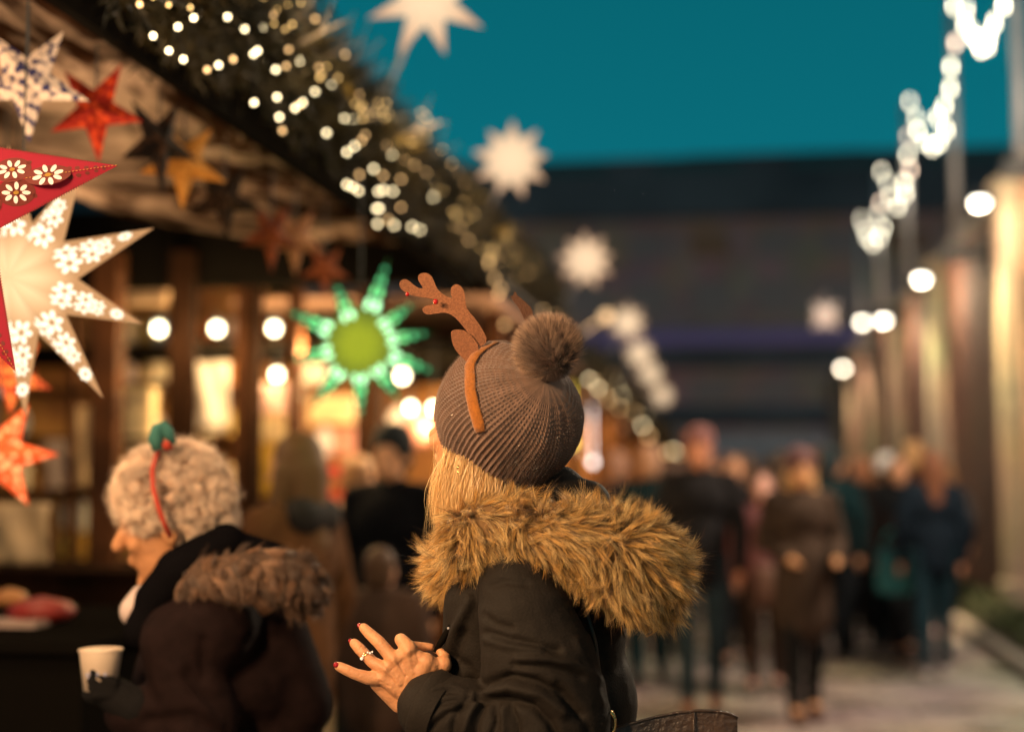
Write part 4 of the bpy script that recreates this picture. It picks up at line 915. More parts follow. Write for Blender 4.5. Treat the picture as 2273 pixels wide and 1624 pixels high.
# ---- antler headband
felt = mat('brown_felt', (.30, .115, .05), .9, spec=.15, noise_scale=300, noise_amt=.35, bump=.5, bump_scale=600, sheen=.4)
band_m = mat('headband_plush', (.36, .115, .012), .85, spec=.2, noise_scale=200, noise_amt=.3, bump=.4, bump_scale=500, sheen=.4)
bpy.context.view_layer.update()
bvh = BVHTree.FromPolygons([tuple(q) for q in V[:ntt * nph:1]], [tuple(int(j) for j in q) for q in Fq[:(ntt - 1) * nph]][::1])
vis = [(1068, 962), (1060, 940), (1051, 905), (1045, 870), (1043, 840), (1047, 812), (1057, 790), (1072, 775), (1092, 764), (1115, 757), (1135, 753)]
pts = []
for px, py in vis:
    r = ray(px, py); h = bvh.ray_cast(Vector(CAM), Vector(r / np.linalg.norm(r)))
    if h[0] is not None: pts.append(np.array(h[0]) + np.array(h[1]) * .0035 * np.sign(np.dot(np.array(h[1]), -r)))
print('band hits', len(pts))
# carry the band over the crown and down the far side in the plane it already lies in
c0 = HC + AX * .07; A_ = pts[0] - c0; B_ = pts[-1] - c0; e1 = unit(B_); e2 = unit(A_ - e1 * np.dot(A_, e1)); ang_end = 0
for a in np.linspace(12, 120, 14):
    dd = e1 * math.cos(R(a)) - e2 * math.sin(R(a)); h = bvh.ray_cast(Vector(c0), Vector(dd))
    if h[0] is not None: pts.append(np.array(h[0]) + dd * .003)
b = MB(); n_ = len(pts); vs = []
for i, p_i in enumerate(pts):
    t = unit(pts[min(i + 1, n_ - 1)] - pts[max(i - 1, 0)]); o_ = unit(p_i - c0); o_ = unit(o_ - t * np.dot(o_, t)); s_v = np.cross(t, o_)
    wd = .0105 * (1 if i else .85)
    for a in np.linspace(0, 2 * math.pi, 12, endpoint=False): vs.append(p_i + s_v * wd * math.cos(a) + o_ * .0042 * math.sin(a))
b.add(vs, [(i * 12 + j, i * 12 + (j + 1) % 12, (i + 1) * 12 + (j + 1) % 12, (i + 1) * 12 + j) for i in range(n_ - 1) for j in range(12)] + [tuple(range(12))[::-1], tuple((n_ - 1) * 12 + j for j in range(12))])
hb = b.obj('antler_headband', band_m, woman, True)
topd = float((pts[7] - CAM) @ fwd)
def feltshape(name, pl, d, dfun, m, th=.004, parent=hb):
    pw = [P(863.75 + zx * .19497, 591 + zy * .19497, d + dfun(zx, zy)) for zx, zy in pl]; n_ = len(pw)
    # round the outline
    q = []
    for i in range(n_):
        a, b_, c = pw[i - 1], pw[i], pw[(i + 1) % n_]; q += [b_ * .75 + a * .25, b_ * .75 + c * .25]
    n_ = len(q); v = [x_ - fwd * th / 2 for x_ in q] + [x_ + fwd * th / 2 for x_ in q]
    f = [tuple(range(n_)), tuple(range(n_, 2 * n_))[::-1]] + [(i, (i + 1) % n_, n_ + (i + 1) % n_, n_ + i) for i in range(n_)]
    o = mesh(name, v, f, m, parent); md = o.modifiers.new('Triangulate', 'TRIANGULATE'); md2 = o.modifiers.new('Bevel', 'BEVEL'); md2.width = .0007; md2.segments = 2; md2.limit_method = 'ANGLE'
    o.modifiers.move(1, 0); return o
ant = [(1122, 850), (1050, 700), (980, 600), (900, 510), (866, 440), (858, 330), (840, 260), (800, 218), (755, 207), (715, 235), (703, 285), (712, 330), (722, 368), (690, 362), (640, 340), (580, 300), (535, 245), (508, 175), (480, 115), (435, 82), (380, 78), (338, 102), (332, 150), (358, 195), (388, 238), (383, 258), (345, 255), (290, 225), (240, 180), (190, 150), (145, 158), (118, 192), (128, 240), (170, 285), (250, 325), (350, 345), (450, 358), (520, 375), (552, 400), (530, 425), (480, 442), (420, 452), (380, 480), (390, 520), (440, 546), (520, 535), (620, 520), (690, 535), (750, 575), (830, 660), (920, 780), (1025, 925)]
feltshape('antler', ant, topd, lambda x, y: .004 + (850 - y) * .00002 + .006 * math.sin(x * .005), felt)
ear = [(1025, 915), (960, 820), (900, 760), (840, 727), (780, 722), (725, 733), (708, 750), (712, 820), (740, 920), (800, 1000), (860, 1060), (915, 1120), (960, 1080)]
feltshape('ear', ear, topd, lambda x, y: -.002 + (x - 700) * -.00001, felt)
rant = [(1385, 340), (1400, 345), (1416, 330), (1430, 292), (1445, 305), (1455, 335), (1480, 350), (1560, 420), (1620, 480), (1640, 560), (1600, 640), (1560, 640), (1480, 470), (1420, 400)]
feltshape('antler', rant, topd + .11, lambda x, y: (x - 1400) * .0001, felt)
rant2 = [(1440, 330), (1455, 345), (1530, 440), (1600, 520), (1590, 600), (1500, 470), (1440, 360)]
feltshape('ear', rant2, topd + .12, lambda x, y: (x - 1400) * .0001, felt)
b = MB()
for zx, zy, r in ((208, 318, .0034), (530, 402, .0046)): b.ball(P(863.75 + zx * .19497, 591 + zy * .19497, topd - .004), (r, r, r), n=10, m=8)
b.obj('red_berry', mat('berry_red', (.45, .01, .008), .25, spec=.6), hb, True)

# ---- blond hair
bvb = []
blond = mat('hair_strand', (1, 1, 1), .38, spec=.45, attr='col')
N = 9500; u = RNG.random(N)
tops = np.array([Q(px, py, dz) for px, py, dz in ((990, 985, -.045), (1000, 1000, -.065), (1015, 1010, -.078), (1040, 1028, -.088), (1065, 1045, -.09), (1085, 1052, -.088), (1100, 1060, -.085), (1112, 1064, -.08))])
bots = np.array([Q(px, py, dz) for px, py, dz in ((958, 1150, -.035), (975, 1200, -.05), (995, 1230, -.06), (1015, 1230, -.07), (1050, 1220, -.08), (1075, 1215, -.08), (1100, 1210, -.08), (1120, 1200, -.08))])
def lerp(arr, u): x = u * (len(arr) - 1); i = np.minimum(x.astype(int), len(arr) - 2); fr_ = (x - i)[:, None]; return arr[i] * (1 - fr_) + arr[i + 1] * fr_
lock = RNG.integers(0, 60, N) ; lu = RNG.random(60)[lock]; u = np.clip(.55 * u + .45 * lu, 0, 1)
T0 = lerp(tops, u) + RNG.normal(0, .004, (N, 3)); u2 = np.clip(u + RNG.normal(0, .05, N) + RNG.normal(0, .05, 60)[lock], 0, 1); B0 = lerp(bots, u2) + RNG.normal(0, .004, (N, 3)) + fwd * RNG.uniform(-.004, .02, N)[:, None]
s_ = np.linspace(0, 1, 9)[None, :, None]
bulge = (-fwd * .018 + rgt * RNG.normal(-.004, .006, (N, 1)))[:, None] * np.sin(np.pi * s_)
wav = rgt * (.004 * np.sin(s_ * 5 + RNG.uniform(0, 6, 60)[lock][:, None, None]))
T0 = T0 + AX * .012
pa = T0[:, None] * (1 - s_) + B0[:, None] * s_ + bulge + wav
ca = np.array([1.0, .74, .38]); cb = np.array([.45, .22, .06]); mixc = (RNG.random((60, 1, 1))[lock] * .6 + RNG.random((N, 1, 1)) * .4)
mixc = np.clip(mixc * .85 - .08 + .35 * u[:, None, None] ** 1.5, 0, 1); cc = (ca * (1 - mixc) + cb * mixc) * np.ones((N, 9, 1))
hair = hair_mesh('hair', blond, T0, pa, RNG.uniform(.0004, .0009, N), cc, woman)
b = MB(); b.cap(Q(1015, 1010, -.03), Q(1000, 1180, -.03), .022, .022); b.cap(Q(1060, 1030, -.035), Q(1040, 1200, -.03), .045, .045); b.cap(Q(1085, 1050, -.03), Q(1085, 1200, -.02), .045, .05)
hu = blob('under_hair', b, mat('hair_under', (.20, .10, .035), .7), .006, 6, None); attach(hu, hair)
N = 9; T0 = np.array([Q(RNG.uniform(962, 1000), RNG.uniform(970, 1010), -.06) for _ in range(N)]); B0 = np.array([Q(RNG.uniform(935, 985), RNG.uniform(1130, 1230), -.05) for _ in range(N)])
pa = T0[:, None] * (1 - s_) + B0[:, None] * s_ - rgt * (np.sin(np.pi * s_) * RNG.uniform(0, .015, (N, 1, 1)))
stray = hair_mesh('stray_hair', blond, T0, pa, np.full(N, .0005), np.ones((N, 9, 3)) * ca * .8, hair)
b = MB(); b.ball(Q(1018, 1037, -.099), .0035); b.ball(Q(1017, 1048, -.099), .0025); er = b.obj('earring', goldm, woman, True)

# ---- parka
parka = mat('parka_cloth', (.0165, .0122, .0090),   .74, spec=.14, sheen=0, noise_scale=500, noise_amt=.35, bump=.2, bump_scale=260)
b = MB()
def cq(a, c, r0, r1): b.cap(Q(*a), Q(*c), r0, r1, 20)
# trunk (cloth over chest, shoulders and back)
b.ball(Q(1200, 1400, .03), (.150, .145, .185), np.stack([rgt, upv, -fwd], 1), 28, 20)
b.ball(Q(1215, 1560, .03), (.158, .17, .175), np.stack([rgt, upv, -fwd], 1), 28, 20)
b.ball(Q(1225, 1760, .03), (.162, .20, .175), np.stack([rgt, upv, -fwd], 1), 28, 20)
b.ball(Q(1225, 1980, .03), (.172, .22, .185), np.stack([rgt, upv, -fwd], 1), 28, 20)
b.cap(Q(1165, 1300, -.09), Q(1215, 1290, .16), .085, .09)
b.cap(Q(1240, 1300, .20), Q(1200, 1560, .24), .07, .065); b.cap(Q(1200, 1560, .24), Q(1075, 1500, .12), .06, .045)
b.cap(Q(1150, 1130, .02), Q(1180, 1230, .02), .072, .10)
b.cap(Q(1062, 1330, -.075), Q(1022, 1400, -.072), .026, .028); b.cap(Q(1022, 1400, -.072), Q(1008, 1470, -.07), .028, .03); b.cap(Q(1008, 1470, -.07), Q(1030, 1600, -.06), .03, .04); b.cap(Q(1062, 1340, -.07), Q(1080, 1500, -.05), .06, .08)
jk = blob('parka', b, parka, .006, 14, None, .6)
# near sleeve
b = MB()
cq((1152, 1312, -.145), (1168, 1370, -.165), .070, .078); cq((1168, 1370, -.165), (1196, 1470, -.175), .078, .094); cq((1196, 1470, -.175), (1212, 1590, -.175), .094, .105)
cq((1212, 1590, -.175), (1215, 1680, -.175), .105, .098)
cq((1210, 1650, -.175), (1110, 1625, -.18), .092, .080); cq((1110, 1625, -.18), (1030, 1590, -.18), .080, .062); cq((1030, 1590, -.18), (965, 1572, -.17), .062, .060)
b.cap(Q(1195, 1300, -.09), Q(1200, 1330, -.05), .07, .08)
sl = blob('sleeve', b, parka, .0038, 10, None, .6)
def folds(o, lst):
    v = getv(o); n = getn(o); x, y = proj(v); fc = np.clip(n @ -fwd + .15, 0, 1); ds = np.zeros(len(v))
    for pl, wd, h in lst: ds += 1.35 * h * np.exp(-(seg_dist(x, y, pl) / wd) ** 2)
    nv = np.array([noise.noise(Vector(q * 9)) * .003 + noise.noise(Vector(q * np.array([30, 30, 48]))) * .0016 for q in v]); setv(o, v + n * (ds * fc + nv)[:, None])
folds(sl, [
 ([(1085, 1405), (1130, 1420), (1180, 1428), (1240, 1440)], 9, -.007), ([(1080, 1418), (1140, 1432), (1200, 1438)], 10, .005),
 ([(1150, 1462), (1220, 1462), (1280, 1475), (1330, 1510)], 9, .006), ([(1140, 1475), (1220, 1478), (1290, 1500)], 8, -.005),
 ([(1075, 1520), (1130, 1500), (1190, 1512), (1250, 1540), (1290, 1585)], 10, -.010), ([(1080, 1540), (1130, 1524), (1200, 1540), (1250, 1580)], 11, .008),
 ([(1090, 1300), (1120, 1290), (1170, 1295)], 8, -.003), ([(1075, 1365), (1100, 1385), (1130, 1392)], 9, -.004),
 ([(1060, 1548), (1120, 1550), (1180, 1565), (1220, 1600), (1240, 1640)], 9, -.011), ([(1040, 1545), (1020, 1570), (1008, 1600), (1005, 1640)], 8, -.006),
 ([(1075, 1560), (1060, 1590), (1050, 1640)], 8, -.008), ([(1100, 1565), (1105, 1600), (1090, 1640)], 8, -.006), ([(1060, 1560), (1045, 1580), (1030, 1620)], 8, .006), ([(1130, 1570), (1145, 1600), (1150, 1640)], 8, -.007), ([(1118, 1575), (1122, 1640)], 8, .006),
 ([(940, 1560), (990, 1530), (1040, 1535)], 7, -.004), ([(930, 1600), (975, 1560), (1020, 1550)], 7, -.004), ([(955, 1615), (990, 1585), (1030, 1565)], 7, -.006), ([(960, 1530), (1000, 1520), (1050, 1540)], 8, .004),
 ([(1060, 1290), (1059, 1400), (1060, 1500)], 5, -.004), ([(1280, 1420), (1310, 1480), (1335, 1560)], 8, .003), ([(1240, 1520), (1280, 1560), (1310, 1620)], 10, -.004)])
attach(sl, woman)
# open cuff
b = MB(); cc_ = Q(950, 1566, -.168); axc = unit(Q(925, 1548, -.155) - Q(1010, 1590, -.18)); s1 = unit(np.cross(axc, -fwd)); s2 = np.cross(axc, s1)
ringv = []
for off_, rr_ in ((-.030, .058), (-.010, .0600), (.004, .0602), (.0065, .0575), (.004, .054), (-.02, .050)):
    for a in np.linspace(0, 2 * math.pi, 40, endpoint=False): ringv.append(cc_ + axc * off_ + (s1 * math.cos(a) * 1.02 + s2 * math.sin(a)) * rr_ * (1 + .02 * math.sin(3 * a)))
b.add(ringv, [(i * 40 + j, i * 40 + (j + 1) % 40, (i + 1) * 40 + (j + 1) % 40, (i + 1) * 40 + j) for i in range(5) for j in range(40)])
b.obj('cuff', parka, woman, True)
folds(jk, [([(1045, 1330), (1010, 1400), (985, 1470)], 9, .008), ([(1030, 1400), (1010, 1450), (1000, 1500)], 8, -.006), ([(1000, 1460), (1040, 1480), (1055, 1520)], 10, -.006), ([(1010, 1520), (1050, 1510)], 8, -.006), ([(1330, 1430), (1350, 1520), (1365, 1600)], 10, -.005), ([(1385, 1480), (1395, 1560)], 10, .004)])
attach(jk, woman)
bpy.context.view_layer.update()
def drape(o, pl, lift, rad, name, m, step=8, wd=None):
    me = o.data; bv = BVHTree.FromPolygons([q.co.copy() for q in me.vertices], [tuple(q.vertices) for q in me.polygons]); mw = o.matrix_world; mi_ = mw.inverted(); ps = []
    for (x0, y0), (x1, y1) in zip(pl[:-1], pl[1:]):
        kx = max(1, int(math.hypot(x1 - x0, y1 - y0) / step))
        for i in range(kx + 1):
            r = ray(x0 + (x1 - x0) * i / kx, y0 + (y1 - y0) * i / kx); h = bv.ray_cast(mi_ @ Vector(CAM), (mi_.to_3x3() @ Vector(r)).normalized())
            if h[0] is not None:
                q = np.array(mw @ h[0]) - r * lift
                if not ps or np.linalg.norm(q - ps[-1]) > .002: ps.append(q)
    if len(ps) < 3: print('drape miss', name); return None
    ps = np.array(ps); ps[1:-1] = (ps[:-2] + ps[1:-1] * 2 + ps[2:]) / 4
    bb_ = MB(); bb_.tube(list(ps), rad, 8); return bb_.obj(name, m, woman, True)
piping = mat('parka_piping', (.06, .045, .03), .3, spec=.6)
drape(jk, [(1206, 1262), (1247, 1313), (1275, 1363), (1296, 1415), (1318, 1470)], .0005, .0028, 'piping', piping)
drape(jk, [(1270, 1295), (1304, 1363), (1322, 1426), (1330, 1490), (1345, 1560), (1352, 1620)], .0005, .0032, 'piping', piping)
drape(jk, [(1373, 1376), (1402, 1455), (1420, 1534), (1428, 1610)], 0, .0018, 'seam', parka)
drape(sl, [(1062, 1300), (1060, 1370), (1061, 1440), (1064, 1500)], 0, .0016, 'seam', parka)
b = MB(); b.tube([Q(1048, 1315, -.10), Q(1015, 1370, -.10), Q(985, 1415, -.10), Q(966, 1446, -.095)], [.008, .006, .006, .004], 8); b.obj('placket', blackwood, woman, True)
b = MB(); b.ball(Q(996, 1394, -.103), .003); b.obj('snap', galv, woman, True)

# ---- hood and fur ruff
b = MB()
path = [((1000, 1280), -.055, .022), ((1022, 1228), -.085, .034), ((1040, 1190), -.115, .040), ((1085, 1178), -.130, .040), ((1150, 1172), -.140, .044), ((1230, 1185), -.150, .050), ((1300, 1205), -.150, .060), ((1370, 1230), -.145, .070), ((1418, 1255), -.13, .068), ((1455, 1292), -.115, .048)]
for (a, d0, r0), (c, d1, r1) in zip(path[:-1], path[1:]): b.cap(Q(*a, d0), Q(*c, d1), r0, r1, 20)
b.cap(Q(1400, 1290, -.13), Q(1460, 1325, -.11), .045, .038)
# the far half of the loop, round the front and the other shoulder
far_ = [((985, 1275), -.055, .022), ((1000, 1250), .05, .035), ((1090, 1190), .14, .04), ((1250, 1165), .17, .05), ((1380, 1190), .10, .05), ((1430, 1262), -.05, .06)]
for (a, d0, r0), (c, d1, r1) in zip(far_[:-1], far_[1:]): b.cap(Q(*a, d0), Q(*c, d1), r0, r1, 16)
ruff = blob('fur_ruff', b, mat('fur_base', (.16, .085, .03), .9), .007, 8, None)
v_ = getv(ruff); n_v = getn(ruff); setv(ruff, v_ + n_v * np.array([noise.noise(Vector(q * 11)) * .016 for q in v_])[:, None]); attach(ruff, woman)
b = MB(); b.cap(Q(1150, 1105, -.02), Q(1240, 1090, -.03), .045, .046); b.cap(Q(1240, 1085, -.03), Q(1300, 1120, -.05), .030, .045); b.cap(Q(1240, 1150, 0), Q(1370, 1245, -.03), .075, .075); b.cap(Q(1380, 1250, -.03), Q(1400, 1330, -.03), .07, .05)
hood = blob('hood', b, parka, .006, 8, None); attach(hood, woman)
for o in (ruff,): bpy.context.view_layer.update()
def keep(p, n):
    x, y = proj(p); return (n @ -fwd > -.75)
p, n = sample(ruff, 125000, keep); p = p - n * .003
def flow(p, n):
    x, y = proj(p)
    ox = (x - 1230) / 300; g_ = np.stack([rgt] * len(p)) * 0
    side = np.clip((x - 1350) / 150, -0, 1)[:, None]; left = np.clip((1080 - x) / 100, 0, 1)[:, None]
    cy = np.interp(x, [980, 1080, 1200, 1300, 1400, 1500], [1245, 1180, 1172, 1195, 1240, 1290]); upness = np.clip((cy - y) / 50, -1, 1)[:, None]
    f_ = upv * (upness * .55 - .30) + rgt * (side * .50 + .18 - left * .9) - upv * (side * .25 * (1 - upness)) - fwd * .15
    sw = np.stack([np.array([noise.noise(Vector(q * 11)), noise.noise(Vector(q * 11 + np.array([7, 0, 0]))), noise.noise(Vector(q * 11 + np.array([0, 9, 0])))]) for q in p])
    f_ = f_ + sw * 1.1
    return f_ - n * (f_ * n).sum(1, keepdims=True) * .8
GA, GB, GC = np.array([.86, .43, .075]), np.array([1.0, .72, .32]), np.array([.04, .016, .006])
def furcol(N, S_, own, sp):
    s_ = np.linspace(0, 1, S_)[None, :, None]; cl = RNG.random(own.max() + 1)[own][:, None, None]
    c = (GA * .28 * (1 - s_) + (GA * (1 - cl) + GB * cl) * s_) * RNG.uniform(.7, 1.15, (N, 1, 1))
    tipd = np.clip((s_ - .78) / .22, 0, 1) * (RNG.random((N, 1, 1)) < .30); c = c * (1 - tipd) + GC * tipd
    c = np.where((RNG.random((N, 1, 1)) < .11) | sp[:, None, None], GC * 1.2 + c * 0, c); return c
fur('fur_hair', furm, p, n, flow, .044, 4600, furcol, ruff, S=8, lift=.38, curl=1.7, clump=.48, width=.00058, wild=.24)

# ---- trousers and boots (below the frame)
b = MB()
for s in (-1, 1):
    hx = hipc + L_ * .08 * s; kn = hx + np.array([-.03, 0, -.42]); kn[2] = .48; an = kn + np.array([.02, 0, -.4]); an[2] = .12
    b.cap(hx, kn, .095, .066); b.cap(kn, an, .064, .055)
blob('trousers', b, mat('jeans_dark', (.02, .025, .04), .8), .012, 4, woman)
for s in (-1, 1):
    hx = hipc + L_ * .08 * s; an = hx + np.array([-.01, 0, 0]); an[2] = .1; b = MB(); b.cap(an, an + np.array([0, 0, .08]), .05, .052); b.cap(an - np.array([0, 0, .05]), an + np.array([-.14, .02, -.06]), .048, .038)
    blob('boot', b, blackwood, .01, 4, woman)

# ---- handbag
leather = mat('brown_leather', (.055, .030, .018), .38, spec=.5, noise_scale=14, col2=(.02, .012, .008), bump=.4, bump_scale=120)
bagt = thing('handbag', 'worn dark brown leather handbag at the bottom edge behind the woman in the beanie', 'handbag', tuple(Q(1500, 1750, -.14)))
b = MB(); fr_ = []; nseg = 14
top = [(1352, 1618), (1400, 1606), (1450, 1592), (1500, 1582), (1550, 1577), (1590, 1578), (1620, 1584), (1637, 1594)]
for dz in (-.17, -.10):
    fr_.append([Q(x, y + (0 if dz < -.12 else -3), dz) for x, y in top] )
bot = [[Q(x, 2060, dz) for x, y in top] for dz in (-.19, -.08)]
n_ = len(top); vs = fr_[0] + fr_[1] + bot[0] + bot[1]; fs = []
for i in range(n_ - 1): fs += [(i, 2 * n_ + i, 2 * n_ + i + 1, i + 1), (n_ + i, n_ + i + 1, 3 * n_ + i + 1, 3 * n_ + i), (2 * n_ + i, 3 * n_ + i, 3 * n_ + i + 1, 2 * n_ + i + 1)]
fs += [(0, n_, 3 * n_, 2 * n_), (n_ - 1, 3 * n_ - 1, 4 * n_ - 1, 2 * n_ - 1)]
bo = mesh('bag_body', vs, fs, leather, bagt, True); md = bo.modifiers.new('Solidify', 'SOLIDIFY'); md.thickness = .004; md.offset = -1; md = bo.modifiers.new('Bevel', 'BEVEL'); md.width = .003; md.segments = 3
b = MB(); b.tube([q + upv * .001 - fwd * .001 for q in fr_[0]], .0022, 8); b.tube([Q(1540, 1580, -.174), Q(1541, 1700, -.18)], .0016, 6); b.obj('edge_piping', leather, bagt, True)
b = MB(); b.tube([Q(1352 + 13 * math.sin(t) , 1603 - 24 * math.cos(t), -.200) for t in np.linspace(.1, 2.6, 12)], .0030, 8); b.obj('metal_ring', goldm, bagt, True)
b = MB(); b.tube([Q(1356, 1630, -.195), Q(1352, 1700, -.20), Q(1370, 1800, -.19)], .006, 8); b.obj('handle', leather, bagt, True)
# ================================================================== the older woman with curly hair
DO = 3.1
def O(px, py, dz=0.0): return P(px, py, DO + dz)
old = thing('person', 'older woman in profile with curly grey hair, red headband, dark padded coat', 'person', tuple(ground(470, 3.15)))
F2 = D(-.96, -.22, .10); U2 = unit(D(-.15, .97, .05)); U2 = unit(U2 - F2 * np.dot(F2, U2)); L2 = np.cross(U2, F2); R2 = np.stack([F2, L2, U2], 1)
hc2 = O(372, 1150); 
def op(x, y, z): return hc2 + F2 * x + L2 * y + U2 * z
skin2 = mat('skin_old', (.55, .25, .11), .6, spec=.2, noise_scale=22, noise_amt=.35, bump=.5, bump_scale=70)
b = MB(); b.ball(op(-.01, 0, .02), (.095, .072, .095), R2, 20, 14); b.ball(op(.032, 0, -.06), (.062, .058, .088), R2, 16, 12); b.ball(op(.085, 0, .015), (.014, .045, .012), R2)
b.cap(op(.095, 0, -.0), op(.116, 0, -.034), .011, .016); b.ball(op(.092, 0, -.072), (.013, .024, .014), R2); b.ball(op(.074, 0, -.122), (.022, .024, .018), R2)
for s in (-1, 1): b.ball(op(.07, s * .036, -.035), (.024, .022, .022), R2); b.ball(op(-.008, s * .075, -.02), (.02, .009, .032), R2)
b.cap(op(-.03, 0, -.06), op(-.06, 0, -.17), .052, .058)
hip2 = O(520, 1960, .05); b.cap(op(-.09, 0, -.22), hip2, .11, .13)
for s in (-1, 1):
    hx = hip2 + L2 * .08 * s; kn = hx.copy(); kn[2] = .45; an = hx.copy(); an[2] = .07; b.cap(hx, kn, .08, .055); b.cap(kn, an, .052, .036); b.cap(an, an + F2 * .16 * np.array([1, 1, 0]), .035, .028)
# near arm to the hand holding the cup
b.cap(O(400, 1420, -.12), O(440, 1600, -.16), .04, .035); b.cap(O(440, 1600, -.16), O(265, 1560, -.19), .033, .025)
b.ball(O(232, 1530, -.19), (.042, .035, .022), R2)
for i, (fx_, fy_) in enumerate(((200, 1490), (196, 1508), (198, 1524), (204, 1540))):
    b.cap(O(250, 1515 + i * 8, -.215), O(fx_ + 10, fy_, -.225), .009, .0085); b.cap(O(fx_ + 10, fy_, -.225), O(fx_, fy_ + 4, -.19), .0085, .0075)
b.cap(O(255, 1520, -.17), O(215, 1492, -.15), .011, .009)
blob('body', b, skin2, .0055, 5, old)
# curls
curlm = mat('grey_curls', (1, 1, 1), .6, attr='col', spec=.3)
b = MB(); b.ball(op(-.022, 0, .055), (.106, .09, .088), R2, 20, 14); b.ball(op(-.068, 0, .0), (.066, .082, .085), R2)
hb2 = blob('hair', b, mat('grey_hair_base', (.30, .22, .17), .9), .008, 5, None); attach(hb2, old)
p, n = sample(hb2, 42000, lambda p, n: ~((((p - hc2) @ F2 > -.012) & ((p - hc2) @ U2 < -.005)) | (((p - hc2) @ F2 > .06) & ((p - hc2) @ U2 < .045)))); 
NC = 460; ci = RNG.choice(len(p), NC, replace=False); own = np.empty(len(p), int)
for i in range(0, len(p), 4000): own[i:i + 4000] = ((p[i:i + 4000, None] - p[ci][None]) ** 2).sum(-1).argmin(1)
axc2 = unit(np.cross(n[ci], RNG.normal(size=(NC, 3)))); rad = RNG.uniform(.008, .015, NC); ph = RNG.uniform(0, 6.28, NC); s_ = np.linspace(0, 1, 10)[None, :, None]
ce = p[ci] + n[ci] * rad[:, None] * .9; e1c = n[ci]; e2c = np.cross(axc2, e1c)
th = (s_ * 5.0 + 3.14 + RNG.normal(0, .25, (len(p), 1, 1))); rr2 = (rad[own][:, None, None] * (1 + RNG.normal(0, .22, (len(p), 1, 1))))
pa = ce[own][:, None] + e1c[own][:, None] * np.cos(th) * rr2 + e2c[own][:, None] * np.sin(th) * rr2 + axc2[own][:, None] * (RNG.uniform(-.016, .016, (len(p), 1, 1)) + s_ * .008)
gcol = np.array([1.0, .76, .56]); cc = gcol * (RNG.uniform(.6, 1.1, (NC, 1, 1))[own] * RNG.uniform(.6, 1.15, (len(p), 1, 1))) * np.ones((len(p), 10, 1))
hair_mesh('curls', curlm, p, pa, np.full(len(p), .0007), cc, hb2)
pw2, nw2 = sample(hb2, 9000, lambda p, n: ((p - hc2) @ U2 > .0)); s5 = np.linspace(0, 1, 6)[None, :, None]; sd5 = unit(RNG.normal(size=pw2.shape)); pa2 = pw2[:, None] + nw2[:, None] * (.034 * np.sin(s5 * 2.2) * RNG.uniform(.6, 1.1, (len(pw2), 1, 1))) + sd5[:, None] * .02 * s5 ** 2
hair_mesh('flyaway_hair', curlm, pw2, pa2, np.full(len(pw2), .0006), gcol * RNG.uniform(.6, 1.1, (len(pw2), 1, 1)) * np.ones((len(pw2), 6, 1)), hb2)
redf = mat('red_ribbon', (.42, .04, .015), .7)
b = MB(); b.tube([O(347, 1012, -.10), O(338, 1045, -.125), O(340, 1080, -.14), O(350, 1120, -.145), O(362, 1155, -.14), O(378, 1190, -.125)], [.0055] * 6, 8); b.tube([O(347, 1012, -.10), O(352, 1000, -.04), O(360, 1003, .05)], .006, 8); b.ball(O(372, 988, -.1), (.012, .012, .012))
rb = b.obj('headband', redf, old, True)
b = MB(); c_ = O(357, 968, -.1); b.tube([O(352, 1000, -.1), O(346, 975, -.1), O(352, 950, -.1), O(362, 942, -.1), O(372, 958, -.1), O(385, 985, -.1)], [.012, .017, .015, .009, .013, .006], 10); b.obj('felt_leaf', mat('teal_felt', (.05, .17, .13), .9), rb, True)
coat2 = mat('plum_coat', (.013, .0065, .006), .85, spec=.06, noise_scale=30, noise_amt=.3)
b = MB()
b.ball(O(500, 1500, .05), (.20, .16, .20), np.stack([rgt, upv, -fwd], 1), 24, 16); b.ball(O(505, 1700, .05), (.22, .24, .20), np.stack([rgt, upv, -fwd], 1), 24, 16); b.ball(O(510, 1950, .05), (.21, .2, .2), np.stack([rgt, upv, -fwd], 1), 24, 16)
b.cap(O(400, 1420, -.13), O(440, 1600, -.17), .085, .085); b.cap(O(440, 1600, -.17), O(290, 1580, -.17), .075, .055); b.cap(O(460, 1400, -.12), O(560, 1380, .18), .10, .09); b.cap(O(560, 1420, .2), O(520, 1620, .2), .08, .07)
b.cap(O(600, 1420, .02), O(650, 1560, .02), .09, .09)
ck = blob('coat', b, coat2, .009, 10, None); folds(ck, [([(420, 1500), (480, 1560), (520, 1610)], 18, -.012), ([(330, 1600), (430, 1590), (520, 1640)], 16, -.012), ([(450, 1420), (455, 1500)], 12, -.008), ([(560, 1600), (600, 1640)], 16, -.01)]); attach(ck, old)
b = MB(); b.cap(O(345, 1330, -.10), O(400, 1270, -.10), .045, .05); b.cap(O(400, 1270, -.10), O(500, 1205, -.06), .055, .045); b.cap(O(500, 1215, -.04), O(620, 1235, -.02), .045, .03); b.cap(O(420, 1290, -.05), O(590, 1270, .02), .07, .06); b.cap(O(320, 1400, -.11), O(345, 1340, -.1), .045, .04)
ho = blob('hood', b, mat('black_velvet', (.004, .0035, .004), 1.0, spec=0), .008, 8, None); attach(ho, old)
b = MB(); pth = [((420, 1310), -.13, .032), ((455, 1285), -.15, .04), ((520, 1275), -.16, .045), ((590, 1270), -.15, .05), ((650, 1278), -.12, .055), ((670, 1310), -.08, .05)]
for (a, d0, r0), (c, d1, r1) in zip(pth[:-1], pth[1:]): b.cap(O(*a, d0), O(*c, d1), r0, r1, 16)
tr2 = blob('fur_trim', b, mat('trim_base', (.06, .03, .015), .9), .008, 5, None); attach(tr2, old)
p, n = sample(tr2, 30000)
